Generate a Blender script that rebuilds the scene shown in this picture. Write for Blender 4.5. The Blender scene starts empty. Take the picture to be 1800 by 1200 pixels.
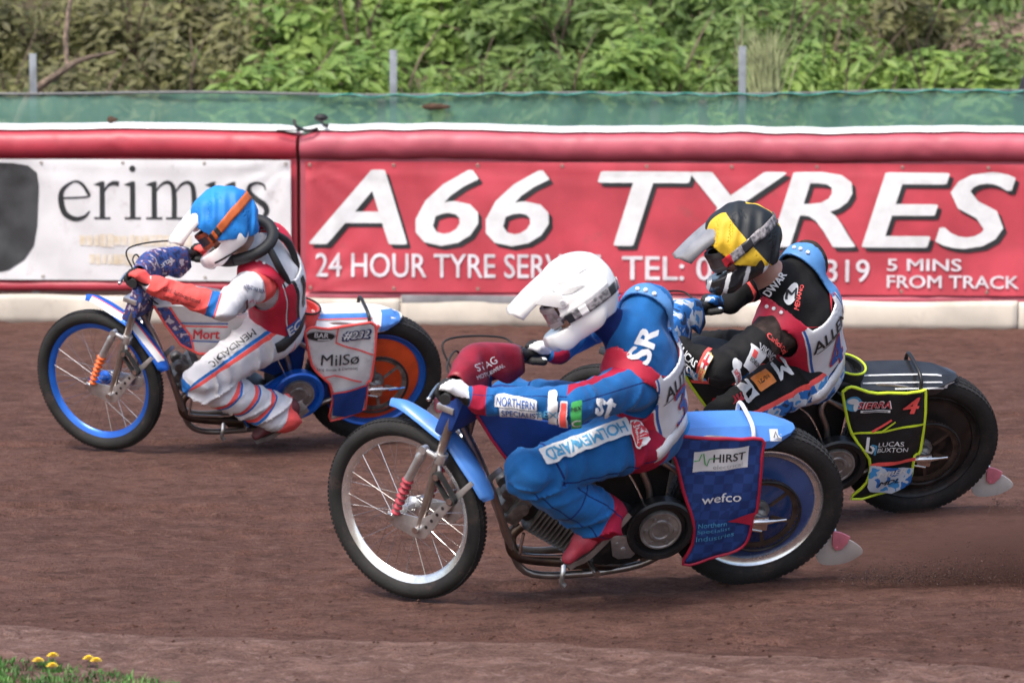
import bpy, bmesh, math, random
import numpy as np
from mathutils import Vector, Matrix
from mathutils.bvhtree import BVHTree

rad = math.radians
random.seed(7)
RNG = np.random.default_rng(7)
scene = bpy.context.scene
COL = scene.collection

# ------------------------------------------------------------------ camera, sky, sun, exposure
cam_data = bpy.data.cameras.new('camera')
cam = bpy.data.objects.new('camera', cam_data)
COL.objects.link(cam)
cam.location = (0, 0, 2.48)
cam.rotation_euler = (rad(90) - math.atan(714 / 6750.0), 0, 0)
cam_data.lens = 135.0
cam_data.sensor_width = 36.0
cam_data.clip_end = 600
cam_data.dof.use_dof = True
cam_data.dof.focus_distance = 15.7
cam_data.dof.aperture_fstop = 4.2
scene.camera = cam

SUN_EL, SUN_AZ = rad(58), rad(215)          # high thin cloud, sun behind the camera's left shoulder
world = bpy.data.worlds.new('World')
scene.world = world
world.use_nodes = True
wn = world.node_tree
wn.nodes.clear()
sky = wn.nodes.new('ShaderNodeTexSky')
sky.sky_type = 'NISHITA'
sky.sun_disc = False
sky.sun_elevation = SUN_EL
sky.sun_rotation = SUN_AZ
sky.dust_density = 4.0
sky.ozone_density = 0.4
bg = wn.nodes.new('ShaderNodeBackground')
bg.inputs['Strength'].default_value = 0.145
wo = wn.nodes.new('ShaderNodeOutputWorld')
wn.links.new(sky.outputs[0], bg.inputs[0])
wn.links.new(bg.outputs[0], wo.inputs[0])

sun_data = bpy.data.lights.new('sun', 'SUN')
sun_data.energy = 1.5
sun_data.angle = rad(11)
sun_data.color = (1.0, 0.96, 0.9)
sun = bpy.data.objects.new('sun', sun_data)
COL.objects.link(sun)
_sd = Vector((math.sin(SUN_AZ) * math.cos(SUN_EL), math.cos(SUN_AZ) * math.cos(SUN_EL), math.sin(SUN_EL)))
sun.rotation_euler = _sd.to_track_quat('Z', 'Y').to_euler()
sun.location = (0, 0, 30)

scene.view_settings.view_transform = 'Standard'
scene.view_settings.look = 'None'
scene.view_settings.exposure = 0.92
scene.view_settings.gamma = 1.0
scene.view_settings.use_curve_mapping = False

# ------------------------------------------------------------------ materials
MATS = {}
def srgb(r, g, b):
    f = lambda c: (c / 255) / 12.92 if c <= 10 else ((c / 255 + 0.055) / 1.055) ** 2.4
    return (f(r), f(g), f(b))

def mat(name, col, rough=0.6, metal=0.0, var=0.15, vscale=14.0, bump=0.0, bscale=60.0, dirt=0.0, dirtscale=9.0,
        coat=0.0, col2=None, wrinkle=0.0, sheen=0.0, spec=0.5, transl=0.0):
    """principled material: base colour with noise variation, dust spatter with a shape of its own, fine relief"""
    if name in MATS:
        return MATS[name]
    m = bpy.data.materials.new(name)
    m.use_nodes = True
    nt = m.node_tree
    N = nt.nodes
    L = nt.links
    p = N['Principled BSDF']
    p.inputs['Roughness'].default_value = rough
    p.inputs['Metallic'].default_value = metal
    p.inputs['Specular IOR Level'].default_value = spec
    if coat:
        p.inputs['Coat Weight'].default_value = coat
        p.inputs['Coat Roughness'].default_value = 0.12
    if sheen:
        p.inputs['Sheen Weight'].default_value = sheen
    tc = N.new('ShaderNodeTexCoord')
    nz = N.new('ShaderNodeTexNoise')
    nz.inputs['Scale'].default_value = vscale
    nz.inputs['Detail'].default_value = 6
    L.new(tc.outputs['Object'], nz.inputs['Vector'])
    mx = N.new('ShaderNodeMix')
    mx.data_type = 'RGBA'
    c2 = col2 if col2 else tuple(max(0, c * (1 - 1.6 * var)) for c in col)
    c1 = col if col2 else tuple(min(1, c * (1 + var)) for c in col)
    mx.inputs['A'].default_value = (*c1, 1)
    mx.inputs['B'].default_value = (*c2, 1)
    mr = N.new('ShaderNodeMapRange')
    mr.inputs['From Min'].default_value = 0.36
    mr.inputs['From Max'].default_value = 0.64
    L.new(nz.outputs['Fac'], mr.inputs['Value'])
    L.new(mr.outputs[0], mx.inputs['Factor'])
    out = mx.outputs['Result']
    if dirt > 0:
        d1 = N.new('ShaderNodeTexNoise')
        d1.inputs['Scale'].default_value = dirtscale
        d1.inputs['Detail'].default_value = 9
        d1.inputs['Roughness'].default_value = 0.72
        L.new(tc.outputs['Object'], d1.inputs['Vector'])
        dr = N.new('ShaderNodeMapRange')
        dr.inputs['From Min'].default_value = 0.62 - 0.3 * dirt
        dr.inputs['From Max'].default_value = 0.80
        dr.inputs['To Max'].default_value = min(1.0, 0.35 + dirt)
        L.new(d1.outputs['Fac'], dr.inputs['Value'])
        m2 = N.new('ShaderNodeMix')
        m2.data_type = 'RGBA'
        m2.inputs['B'].default_value = (0.15, 0.085, 0.07, 1)
        L.new(dr.outputs[0], m2.inputs['Factor'])
        L.new(out, m2.inputs['A'])
        out = m2.outputs['Result']
        rr = N.new('ShaderNodeMapRange')
        rr.inputs['To Min'].default_value = rough
        rr.inputs['To Max'].default_value = 0.9
        L.new(dr.outputs[0], rr.inputs['Value'])
        L.new(rr.outputs[0], p.inputs['Roughness'])
    L.new(out, p.inputs['Base Color'])
    if bump > 0:
        b1 = N.new('ShaderNodeTexNoise')
        b1.inputs['Scale'].default_value = bscale
        b1.inputs['Detail'].default_value = 5
        L.new(tc.outputs['Object'], b1.inputs['Vector'])
        bp = N.new('ShaderNodeBump')
        bp.inputs['Strength'].default_value = bump
        bp.inputs['Distance'].default_value = 0.01
        L.new(b1.outputs['Fac'], bp.inputs['Height'])
        L.new(bp.outputs[0], p.inputs['Normal'])
    if wrinkle > 0:
        w1 = N.new('ShaderNodeTexNoise')
        w1.noise_type = 'RIDGED_MULTIFRACTAL'
        w1.inputs['Scale'].default_value = 7
        w1.inputs['Detail'].default_value = 3
        w1.inputs['Roughness'].default_value = 0.4
        w1.inputs['Distortion'].default_value = 0.8
        L.new(tc.outputs['Object'], w1.inputs['Vector'])
        wb_ = N.new('ShaderNodeBump')
        wb_.inputs['Strength'].default_value = wrinkle
        wb_.inputs['Distance'].default_value = 0.012
        L.new(w1.outputs['Fac'], wb_.inputs['Height'])
        if bump > 0: L.new(wb_.outputs[0], bp.inputs['Normal'])
        else: L.new(wb_.outputs[0], p.inputs['Normal'])
    if transl > 0:
        tr = N.new('ShaderNodeBsdfTranslucent')
        L.new(out, tr.inputs['Color'])
        ms = N.new('ShaderNodeMixShader')
        ms.inputs[0].default_value = transl
        L.new(p.outputs[0], ms.inputs[1])
        L.new(tr.outputs[0], ms.inputs[2])
        L.new(ms.outputs[0], N['Material Output'].inputs['Surface'])
    MATS[name] = m
    return m

# ------------------------------------------------------------------ object helpers
def link(o, parent=None):
    COL.objects.link(o)
    if parent:
        o.parent = parent
    return o

def tag(o, label=None, cat=None, group=None, kind=None):
    if label: o['label'] = label
    if cat: o['category'] = cat
    if group: o['group'] = group
    if kind: o['kind'] = kind
    return o

def empty(name, matrix, label, cat, group=None):
    o = bpy.data.objects.new(name, None)
    o.empty_display_size = 0.1
    COL.objects.link(o)
    o.matrix_world = matrix
    return tag(o, label, cat, group)

class MB:
    """collects shapes; build() links them as ONE mesh object"""
    def __init__(s):
        s.v = []; s.f = []; s.m = []
    def add(s, V, F, mi=0):
        n = len(s.v)
        s.v += [tuple(map(float, p)) for p in V]
        s.f += [tuple(int(i) + n for i in f) for f in F]
        s.m += [mi] * len(F)
        return s
    def box(s, c, size, R=None, mi=0, taper=1.0):
        hx, hy, hz = [k / 2 for k in size]
        P = np.array([(x * (taper if z > 0 else 1), y * (taper if z > 0 else 1), z) for z in (-hz, hz) for y in (-hy, hy) for x in (-hx, hx)])
        if R is not None: P = P @ np.array(R).T
        P = P + np.array(c)
        return s.add(P, [(0, 2, 3, 1), (4, 5, 7, 6), (0, 1, 5, 4), (2, 6, 7, 3), (0, 4, 6, 2), (1, 3, 7, 5)], mi)
    def tube(s, pts, r, n=10, mi=0, cap=True, smooth=0):
        pts = [np.array(p, float) for p in pts]
        if smooth: pts = catmull(pts, smooth)
        k = len(pts)
        rr = [r] * k if np.isscalar(r) else list(np.interp(np.linspace(0, 1, k), np.linspace(0, 1, len(r)), r))
        V = []; F = []
        up = None
        for i, p in enumerate(pts):
            t = pts[min(i + 1, k - 1)] - pts[max(i - 1, 0)]
            t = t / (np.linalg.norm(t) + 1e-12)
            if up is None:
                up = np.array([0, 0, 1.]) if abs(t[2]) < .9 else np.array([1., 0, 0])
            u = np.cross(t, up); u /= np.linalg.norm(u) + 1e-12
            w = np.cross(u, t); up = w
            for j in range(n):
                a = 2 * math.pi * j / n
                V.append(p + rr[i] * (math.cos(a) * u + math.sin(a) * w))
        for i in range(k - 1):
            for j in range(n):
                F.append((i * n + j, i * n + (j + 1) % n, (i + 1) * n + (j + 1) % n, (i + 1) * n + j))
        if cap:
            F.append(tuple(range(n))[::-1]); F.append(tuple((k - 1) * n + j for j in range(n)))
        return s.add(V, F, mi)
    def cyl(s, a, b, r0, r1=None, n=24, mi=0):
        return s.tube([a, b], [r0, r0 if r1 is None else r1], n, mi)
    def lathe(s, prof, c=(0, 0, 0), axis=(0, 1, 0), n=64, mi=0, closed=False):
        """prof: (radius, offset along axis)"""
        ax = np.array(axis, float); ax /= np.linalg.norm(ax)
        u = np.cross(ax, [0, 0, 1.]) if abs(ax[2]) < .9 else np.cross(ax, [1., 0, 0])
        u /= np.linalg.norm(u); w = np.cross(ax, u)
        k = len(prof); V = []; F = []
        for j in range(n):
            a = 2 * math.pi * j / n
            d = math.cos(a) * u + math.sin(a) * w
            for (r, o) in prof:
                V.append(np.array(c) + r * d + o * ax)
        kk = k if closed else k - 1
        for j in range(n):
            for i in range(kk):
                F.append((j * k + i, j * k + (i + 1) % k, ((j + 1) % n) * k + (i + 1) % k, ((j + 1) % n) * k + i))
        return s.add(V, F, mi)
    def prism(s, poly, f, y0, y1, mi=0):
        """2-D outline poly mapped by f(a, b, y) and extruded between y0 and y1"""
        n = len(poly)
        V = [f(a, b, y0) for a, b in poly] + [f(a, b, y1) for a, b in poly]
        F = [tuple(range(n))[::-1], tuple(range(n, 2 * n))] + [(i, (i + 1) % n, n + (i + 1) % n, n + i) for i in range(n)]
        return s.add(V, F, mi)
    def ell(s, c, r, R=None, n=20, m=12, mi=0):
        V = []; F = []
        for i in range(m + 1):
            th = math.pi * i / m
            for j in range(n):
                a = 2 * math.pi * j / n
                V.append((r[0] * math.sin(th) * math.cos(a), r[1] * math.sin(th) * math.sin(a), r[2] * math.cos(th)))
        V = np.array(V)
        if R is not None: V = V @ np.array(R).T
        V = V + np.array(c)
        for i in range(m):
            for j in range(n):
                F.append((i * n + j, (i + 1) * n + j, (i + 1) * n + (j + 1) % n, i * n + (j + 1) % n))
        return s.add(V, F, mi)
    def xf(s, fn):
        s.v = [tuple(fn(np.array(p))) for p in s.v]
        return s
    def build(s, name, mats, parent=None, angle=40, bevel=0.0, normals=True):
        return make_obj(name, s.v, s.f, mats, parent, s.m, angle, bevel, normals)

def make_obj(name, V, F, mats, parent=None, mi=None, angle=40, bevel=0.0, normals=True):
    me = bpy.data.meshes.new(name)
    me.from_pydata([tuple(map(float, v)) for v in V], [], [tuple(map(int, f)) for f in F])
    if not isinstance(mats, (list, tuple)): mats = [mats]
    for m in mats: me.materials.append(m)
    if mi is not None:
        me.polygons.foreach_set('material_index', np.array(mi, dtype=np.int32))
    if normals or bevel > 0:
        bm = bmesh.new(); bm.from_mesh(me)
        bmesh.ops.remove_doubles(bm, verts=bm.verts, dist=1e-5)
        if normals: bmesh.ops.recalc_face_normals(bm, faces=bm.faces)
        if bevel > 0:
            es = [e for e in bm.edges if len(e.link_faces) == 2 and e.calc_face_angle(0) > rad(30)]
            bmesh.ops.bevel(bm, geom=es, offset=bevel, segments=2, affect='EDGES', profile=0.6)
        bm.to_mesh(me); bm.free()
    for p in me.polygons: p.use_smooth = True
    me.set_sharp_from_angle(angle=rad(angle))
    o = bpy.data.objects.new(name, me)
    return link(o, parent)

def catmull(P, k=6):
    P = [np.array(p, float) for p in P]
    Q = [2 * P[0] - P[1]] + P + [2 * P[-1] - P[-2]]
    out = []
    for i in range(1, len(Q) - 2):
        p0, p1, p2, p3 = Q[i - 1:i + 3]
        for j in range(k):
            t = j / k
            out.append(0.5 * (2 * p1 + (p2 - p0) * t + (2 * p0 - 5 * p1 + 4 * p2 - p3) * t * t + (3 * p1 - p0 - 3 * p2 + p3) * t ** 3))
    out.append(P[-1])
    return out

def nrm(v):
    v = np.array(v, float)
    return v / (np.linalg.norm(v) + 1e-12)

def rot_axis(s, d):
    s = nrm(s)
    K = np.array([[0, -s[2], s[1]], [s[2], 0, -s[0]], [-s[1], s[0], 0]])
    return np.eye(3) + math.sin(d) * K + (1 - math.cos(d)) * K @ K

# ------------------------------------------------------------------ flat print: lettering and patches laid on a surface
_TXT = {}
def text2d(body, bold=0.0, shear=0.0, space=1.0):
    """lettering as a flat mesh, 1 unit from its lowest to its highest point, centred"""
    key = (body, bold, shear, space)
    if key not in _TXT:
        cu = bpy.data.curves.new('lettering', 'FONT')
        cu.body = body
        cu.offset = bold
        cu.shear = shear
        cu.space_character = space
        cu.resolution_u = 3
        o = bpy.data.objects.new('lettering', cu)
        COL.objects.link(o)
        dg = bpy.context.evaluated_depsgraph_get()
        me = o.evaluated_get(dg).to_mesh()
        V = np.array([v.co[:2] for v in me.vertices]).reshape(-1, 2)
        F = [tuple(p.vertices) for p in me.polygons]
        o.evaluated_get(dg).to_mesh_clear()
        bpy.data.objects.remove(o)
        bpy.data.curves.remove(cu)
        lo, hi = V.min(0), V.max(0)
        V = (V - (lo + hi) / 2) / (hi[1] - lo[1])
        _TXT[key] = (V, F)
    V, F = _TXT[key]
    return V.copy(), list(F)

def rect2d(w, h, r=0.0, n=4):
    if r <= 0:
        return np.array([(-w / 2, -h / 2), (w / 2, -h / 2), (w / 2, h / 2), (-w / 2, h / 2)]), [(0, 1, 2, 3)]
    P = []
    for cx, cy, a0 in ((w / 2 - r, h / 2 - r, 0), (-w / 2 + r, h / 2 - r, 90), (-w / 2 + r, -h / 2 + r, 180), (w / 2 - r, -h / 2 + r, 270)):
        for i in range(n + 1):
            a = rad(a0 + 90 * i / n)
            P.append((cx + r * math.cos(a), cy + r * math.sin(a)))
    return np.array(P), [tuple(range(len(P)))]

def ell2d(w, h, n=28):
    return np.array([(w / 2 * math.cos(2 * math.pi * i / n), h / 2 * math.sin(2 * math.pi * i / n)) for i in range(n)]), [tuple(range(n))]

def band2d(pts, w):
    """a line of width w along pts"""
    pts = [np.array(p, float) for p in pts]
    V = []; F = []
    for i, p in enumerate(pts):
        t = nrm(pts[min(i + 1, len(pts) - 1)] - pts[max(i - 1, 0)])
        nn = np.array([-t[1], t[0]])
        V += [p + nn * w / 2, p - nn * w / 2]
    for i in range(len(pts) - 1):
        F.append((2 * i, 2 * i + 1, 2 * i + 3, 2 * i + 2))
    return np.array(V), F

def split_long(V, F, L):
    bm = bmesh.new()
    vs = [bm.verts.new((v[0], v[1], 0)) for v in V]
    for f in F:
        try: bm.faces.new([vs[i] for i in f])
        except ValueError: pass
    bmesh.ops.remove_doubles(bm, verts=bm.verts, dist=1e-5)
    bmesh.ops.triangulate(bm, faces=bm.faces)
    for _ in range(7):
        es = [e for e in bm.edges if e.calc_length() > L]
        if not es: break
        bmesh.ops.subdivide_edges(bm, edges=es, cuts=1)
        bmesh.ops.triangulate(bm, faces=bm.faces)
    bm.verts.index_update()
    V2 = np.array([v.co[:2] for v in bm.verts])
    F2 = [tuple(v.index for v in f.verts) for f in bm.faces]
    bm.free()
    return V2, F2

def bvh_of(*objs):
    """a search tree of meshes that share one parent space"""
    V = []; F = []
    for o in objs:
        n = len(V)
        V += [tuple(o.matrix_basis @ v.co) if o.parent is None else tuple(v.co) for v in o.data.vertices]
        F += [tuple(i + n for i in p.vertices) for p in o.data.polygons]
    return BVHTree.FromPolygons(V, F)

class Print:
    """flat print (lettering, badges) pressed onto one surface; each badge or line of lettering its own mesh"""
    def __init__(s, bvh, step=0.025, gap=0.0007, reach=0.25):
        s.b = bvh; s.step = step; s.k = 0; s.gap = gap; s.reach = reach; s.items = []; s.base = 0.0
    def put(s, shape, c, n, up, material, sx=1.0, sy=None, rot=0.0, lift=0.002, name='badge', join=False):
        V, F = shape
        V = np.array(V) * np.array([sx, sy if sy is not None else sx])
        V, F = split_long(V, F, s.step)
        a = rad(rot)
        V = V @ np.array([[math.cos(a), math.sin(a)], [-math.sin(a), math.cos(a)]])
        n = nrm(n); c = np.array(c, float)
        v = nrm(np.array(up, float) - n * np.dot(up, n)); u = np.cross(v, n)
        if not join: s.k += 1
        off = lift + s.base + s.gap * s.k
        W = []
        for p in V:
            q = c + u * p[0] + v * p[1]
            h = s.b.ray_cast(Vector(q + n * s.reach), Vector(-n), s.reach * 2.0)
            if h[0] is None or abs(np.dot(np.array(h[0]) - q, n)) > s.reach:
                h = s.b.find_nearest(Vector(q))
            hp = np.array(h[0]); hn = np.array(h[1])
            if np.dot(hn, n) < 0: hn = -hn
            W.append(hp + nrm(hn * 0.5 + n * 0.5) * off)
        if join and s.items: s.items[-1][1].add(W, F)
        else: s.items.append((name, MB().add(W, F), material))
        return s
    def text(s, body, c, n, up, h, material, rot=0.0, bold=0.0, shear=0.0, wide=1.0, space=1.0, width=None, lift=0.002):
        V, F = text2d(body, 0.0, shear, space)
        if width: wide = width / (h * (V[:, 0].max() - V[:, 0].min() + 1.4 * bold))
        x = bold * 0.7
        for i, (dx, dy) in enumerate(((0, 0), (x, 0), (-x, 0), (0, x * .6), (0, -x * .6), (x * .8, x * .4), (-x * .8, -x * .4), (x * .8, -x * .4), (-x * .8, x * .4))):
            if i and x <= 0.004: break
            if i > 4 and x < .02: break
            s.put((V + (dx, dy), F), c, n, up, material, h * wide, h, rot, lift + .00008 * i, 'lettering', join=i > 0)
        return s
    def build(s, name, parent, each=None):
        out = []
        for (nm, mb, m) in s.items:
            o = mb.build(nm, m, parent, normals=False)
            if each: each(o)
            out.append(o)
        return out

# ------------------------------------------------------------------ soft bodies: distance field -> one continuous surface
def smin(a, b, k):
    h = np.clip(0.5 + 0.5 * (b - a) / k, 0, 1)
    return b * (1 - h) + a * h - k * h * (1 - h)

def cone_d(P, a, b, ra, rb, flat=None, ratio=1.0):
    a = np.array(a, np.float32); b = np.array(b, np.float32)
    Q = P - a
    ab = b - a
    if flat is not None:
        w = np.array(flat, np.float32)
        w = w / np.linalg.norm(w)
        Q = Q + (1 / ratio - 1) * (Q @ w)[:, None] * w
        ab = ab + (1 / ratio - 1) * float(ab @ w) * w
    t = np.clip(Q @ ab / float(ab @ ab + 1e-9), 0, 1)
    d = np.linalg.norm(Q - t[:, None] * ab, axis=1) - (ra + (rb - ra) * t)
    return (d * (0.5 + 0.5 * ratio) if flat is not None else d), t

def surface_nets(fn, lo, hi, h):
    lo = np.array(lo, float); hi = np.array(hi, float)
    n = np.ceil((hi - lo) / h).astype(int) + 1
    g = [lo[i] + h * np.arange(n[i]) for i in range(3)]
    G = np.stack(np.meshgrid(*g, indexing='ij'), -1).reshape(-1, 3).astype(np.float32)
    D = np.empty(len(G), np.float32)
    for i in range(0, len(G), 400000):
        D[i:i + 400000] = fn(G[i:i + 400000])
    D = D.reshape(n)
    C = [(x, y, z) for x in (0, 1) for y in (0, 1) for z in (0, 1)]
    m = n - 1
    sub = lambda c: D[c[0]:c[0] + m[0], c[1]:c[1] + m[1], c[2]:c[2] + m[2]]
    ins = sum((sub(c) < 0).astype(np.int8) for c in C)
    act = (ins > 0) & (ins < 8)
    idx = np.argwhere(act)
    ids = -np.ones(m, int); ids[act] = np.arange(len(idx))
    pos = np.zeros((len(idx), 3)); cnt = np.zeros(len(idx))
    for c in C:
        for ax in range(3):
            if c[ax]: continue
            e = list(c); e[ax] = 1
            d0 = sub(c)[act]; d1 = sub(tuple(e))[act]
            x = (d0 < 0) != (d1 < 0)
            t = np.where(x, d0 / np.where(x, d0 - d1, 1), 0)
            p = np.array(c, float)[None].repeat(len(idx), 0); p[:, ax] = t
            pos[x] += p[x]; cnt[x] += 1
    V = lo + h * (idx + pos / cnt[:, None])
    F = []
    for ax in range(3):
        b, c = (ax + 1) % 3, (ax + 2) % 3
        s0 = [slice(1, None)] * 3; s1 = [slice(1, None)] * 3
        s0[ax] = slice(0, -1); s1[ax] = slice(1, None)
        s0[b] = s0[c] = s1[b] = s1[c] = slice(1, -1)
        a0 = D[tuple(s0)] < 0; a1 = D[tuple(s1)] < 0
        E = np.argwhere(a0 != a1)
        if not len(E): continue
        flip = a0[tuple(E.T)]
        base = E.copy(); base[:, b] += 1; base[:, c] += 1
        q = []
        for db, dc in ((-1, -1), (0, -1), (0, 0), (-1, 0)):
            k = base.copy(); k[:, b] += db; k[:, c] += dc
            q.append(ids[tuple(k.T)])
        q = np.stack(q, 1)
        q[~flip] = q[~flip][:, ::-1]
        F.append(q)
    F = np.concatenate(F)
    F = F[(F >= 0).all(1)]
    return V, F

def relax(V, F, it=2, k=0.5):
    n = len(V)
    for _ in range(it):
        S = np.zeros_like(V); c = np.zeros(n)
        for i in range(4):
            for j in ((i + 1) % 4, (i - 1) % 4):
                np.add.at(S, F[:, i], V[F[:, j]]); np.add.at(c, F[:, i], 1)
        V = V + k * (S / np.maximum(c, 1)[:, None] - V)
    return V

# ================================================================== THE SETTING
def waves(x, y, n, fx, fy, seed):
    r = np.random.default_rng(seed)
    z = np.zeros_like(x)
    for _ in range(n):
        a, b = r.uniform(-fx, fx), r.uniform(-fy, fy)
        z += np.sin(a * x + b * y + r.uniform(0, 6.3))
    return z / math.sqrt(n)

def shale_material(name, dark, light, fleck):
    m = bpy.data.materials.new(name)
    m.use_nodes = True
    N = m.node_tree.nodes; L = m.node_tree.links
    p = N['Principled BSDF']
    p.inputs['Roughness'].default_value = 0.92
    p.inputs['Specular IOR Level'].default_value = 0.2
    tc = N.new('ShaderNodeTexCoord')
    def noise(scale, sx, sy, detail=8, rough=0.6):
        mp = N.new('ShaderNodeMapping')
        mp.inputs['Scale'].default_value = (sx, sy, 1)
        L.new(tc.outputs['Object'], mp.inputs['Vector'])
        nz = N.new('ShaderNodeTexNoise')
        nz.inputs['Scale'].default_value = scale
        nz.inputs['Detail'].default_value = detail
        nz.inputs['Roughness'].default_value = rough
        L.new(mp.outputs[0], nz.inputs['Vector'])
        return nz.outputs['Fac']
    def mixc(fac, lo, hi, A, B, top=1.0):
        mr = N.new('ShaderNodeMapRange')
        mr.inputs['From Min'].default_value = lo
        mr.inputs['From Max'].default_value = hi
        mr.inputs['To Max'].default_value = top
        L.new(fac, mr.inputs['Value'])
        mx = N.new('ShaderNodeMix')
        mx.data_type = 'RGBA'
        L.new(mr.outputs[0], mx.inputs['Factor'])
        for k, c in (('A', A), ('B', B)):
            if isinstance(c, tuple): mx.inputs[k].default_value = (*c, 1)
            else: L.new(c, mx.inputs[k])
        return mx.outputs['Result']
    broad = noise(0.9, 0.35, 1.0, 4)
    clump = noise(7.0, 0.55, 1.0, 8, 0.62)
    streak = noise(17.0, 0.75, 1.0, 8, 0.66)
    fine = noise(75.0, 0.85, 1.0, 5, 0.7)
    c = mixc(broad, 0.38, 0.62, dark, light)
    c = mixc(clump, 0.52, 0.62, c, tuple(v * 1.22 for v in light), 0.7)
    c = mixc(clump, 0.47, 0.36, c, tuple(v * 0.70 for v in dark), 0.75)
    c = mixc(streak, 0.54, 0.64, c, fleck, 0.7)
    c = mixc(streak, 0.45, 0.35, c, tuple(v * 0.55 for v in dark), 0.75)
    c = mixc(fine, 0.56, 0.66, c, tuple(v * 1.15 for v in fleck), 0.45)
    c = mixc(fine, 0.44, 0.36, c, tuple(v * 0.4 for v in dark), 0.6)
    L.new(c, p.inputs['Base Color'])
    add = N.new('ShaderNodeMath')
    L.new(streak, add.inputs[0]); L.new(fine, add.inputs[1])
    bp = N.new('ShaderNodeBump')
    bp.inputs['Strength'].default_value = 0.9
    bp.inputs['Distance'].default_value = 0.05
    L.new(add.outputs[0], bp.inputs['Height'])
    L.new(bp.outputs[0], p.inputs['Normal'])
    return m

SHALE = shale_material('red_shale', (0.136, 0.064, 0.047), (0.178, 0.089, 0.068), (0.235, 0.130, 0.102))
SHALE_PALE = shale_material('pale_shale', (0.20, 0.108, 0.084), (0.28, 0.163, 0.132), (0.40, 0.26, 0.22))

def grid_xy(xs, ys):
    X, Y = np.meshgrid(xs, ys, indexing='ij')
    nx, ny = len(xs), len(ys)
    i = np.arange(nx - 1)[:, None] * ny + np.arange(ny - 1)[None]
    F = np.stack([i, i + ny, i + ny + 1, i + 1], -1).reshape(-1, 4)
    return X.ravel(), Y.ravel(), F

_g = np.random.default_rng(44)
GR = np.stack([_g.uniform(13.3, 21, 22), _g.uniform(-.10, .03, 22), _g.uniform(.04, .08, 22), _g.uniform(.006, .016, 22)], 1)
def ground_z(X, Y):
    z = 0.006 * waves(X, Y, 14, 0.8, 9.0, 3) + 0.003 * waves(X, Y, 18, 9, 34, 4) + 0.0042 * waves(X, Y, 40, 48, 55, 5)
    for k in range(22):                        # tyre grooves with the shale pushed up beside them
        y0 = GR[k, 0]; w = GR[k, 2]
        u = (Y - y0 - GR[k, 1] * X - .05 * np.sin(X * .9 + k)) / w
        z = z + GR[k, 3] * (-np.exp(-u * u) + .8 * np.exp(-(np.abs(u) - 1.7) ** 2 / .5)) * np.clip(.6 + .6 * np.sin(X * 1.3 + k * 2.1), 0, 1)
    return np.clip(z, -0.026, 0.020) - 0.007

xs = np.concatenate([[-300, -120, -50, -20, -10, -5], np.arange(-3.6, 3.61, 0.03), [5, 10, 20, 50, 120, 300]])
ys = np.concatenate([[-60, -10, 5, 10], np.arange(12, 20, 0.025), np.arange(20, 25.6, 0.06), [27, 30, 40, 80, 200, 400]])
X, Y, F = grid_xy(xs, ys)
fade = np.clip((3.7 - np.abs(X)) / .5, 0, 1) * np.clip((25.8 - Y) / 1, 0, 1) * np.clip((Y - 11) / 1, 0, 1)
track = make_obj('track', np.stack([X, Y, ground_z(X, Y) * fade], -1), F, SHALE, angle=180, normals=False)
tag(track, kind='structure')

# pale, trodden inside verge in the near foreground, a little higher than the racing line
xs = np.arange(-9, 9.01, 0.045); ts = np.linspace(0, 1, 90) ** 1.5
X, T, F = grid_xy(xs, ts)
edge = 13.27 - 0.252 * X + 0.07 * waves(X, X * 0, 12, 6, 1, 8) + 0.02 * waves(X, X * 0, 10, 30, 1, 9)
Y = edge - T * 5.0
Z = 0.018 * np.clip(T * 9, 0, 1) + 0.009 * waves(X, Y, 40, 40, 45, 11) * np.clip(T * 30, 0, 1) + np.where(T == 0, -0.03, 0)
verge = make_obj('verge', np.stack([X, Y, Z], -1), F, SHALE_PALE, angle=180, normals=False)
tag(verge, kind='structure')

# loose clods and chippings scattered on the shale
def clods(n, xr, yr, s0, s1, zfun, seed):
    r = np.random.default_rng(seed)
    x = r.uniform(*xr, n); y = r.uniform(*yr, n)
    s = s0 * np.exp(r.uniform(0, 1, n) ** 2.2 * math.log(s1 / s0))
    base = np.array([(1, 0, 0), (-.4, .85, 0), (-.5, -.8, 0), (.1, .1, .75), (0, 0, -.5)])
    V = base[None] * (1 + r.uniform(-.35, .35, (n, 5, 3))) * s[:, None, None] * np.array([1.5, 1, .8])
    V = V + np.stack([x, y, zfun(x, y) + s * 0.15], -1)[:, None]
    f = np.array([(0, 1, 3), (1, 2, 3), (2, 0, 3), (1, 0, 4), (2, 1, 4), (0, 2, 4)])
    F = (f[None] + 5 * np.arange(n)[:, None, None]).reshape(-1, 3)
    return V.reshape(-1, 3), F
V1, F1 = clods(5200, (-3.2, 3.2), (12.9, 24.2), .002, .007, ground_z, 5)
V2, F2 = clods(2600, (-3, 3), (12.2, 14.2), .002, .010, lambda x, y: 0.0 * x + .008, 6)
o = make_obj('loose_shale', np.concatenate([V1, V2]), np.concatenate([F1, F2 + len(V1)]), SHALE, angle=180, normals=False)
tag(o, 'loose red brown shale chippings scattered over the track', 'shale', kind='stuff')

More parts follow.
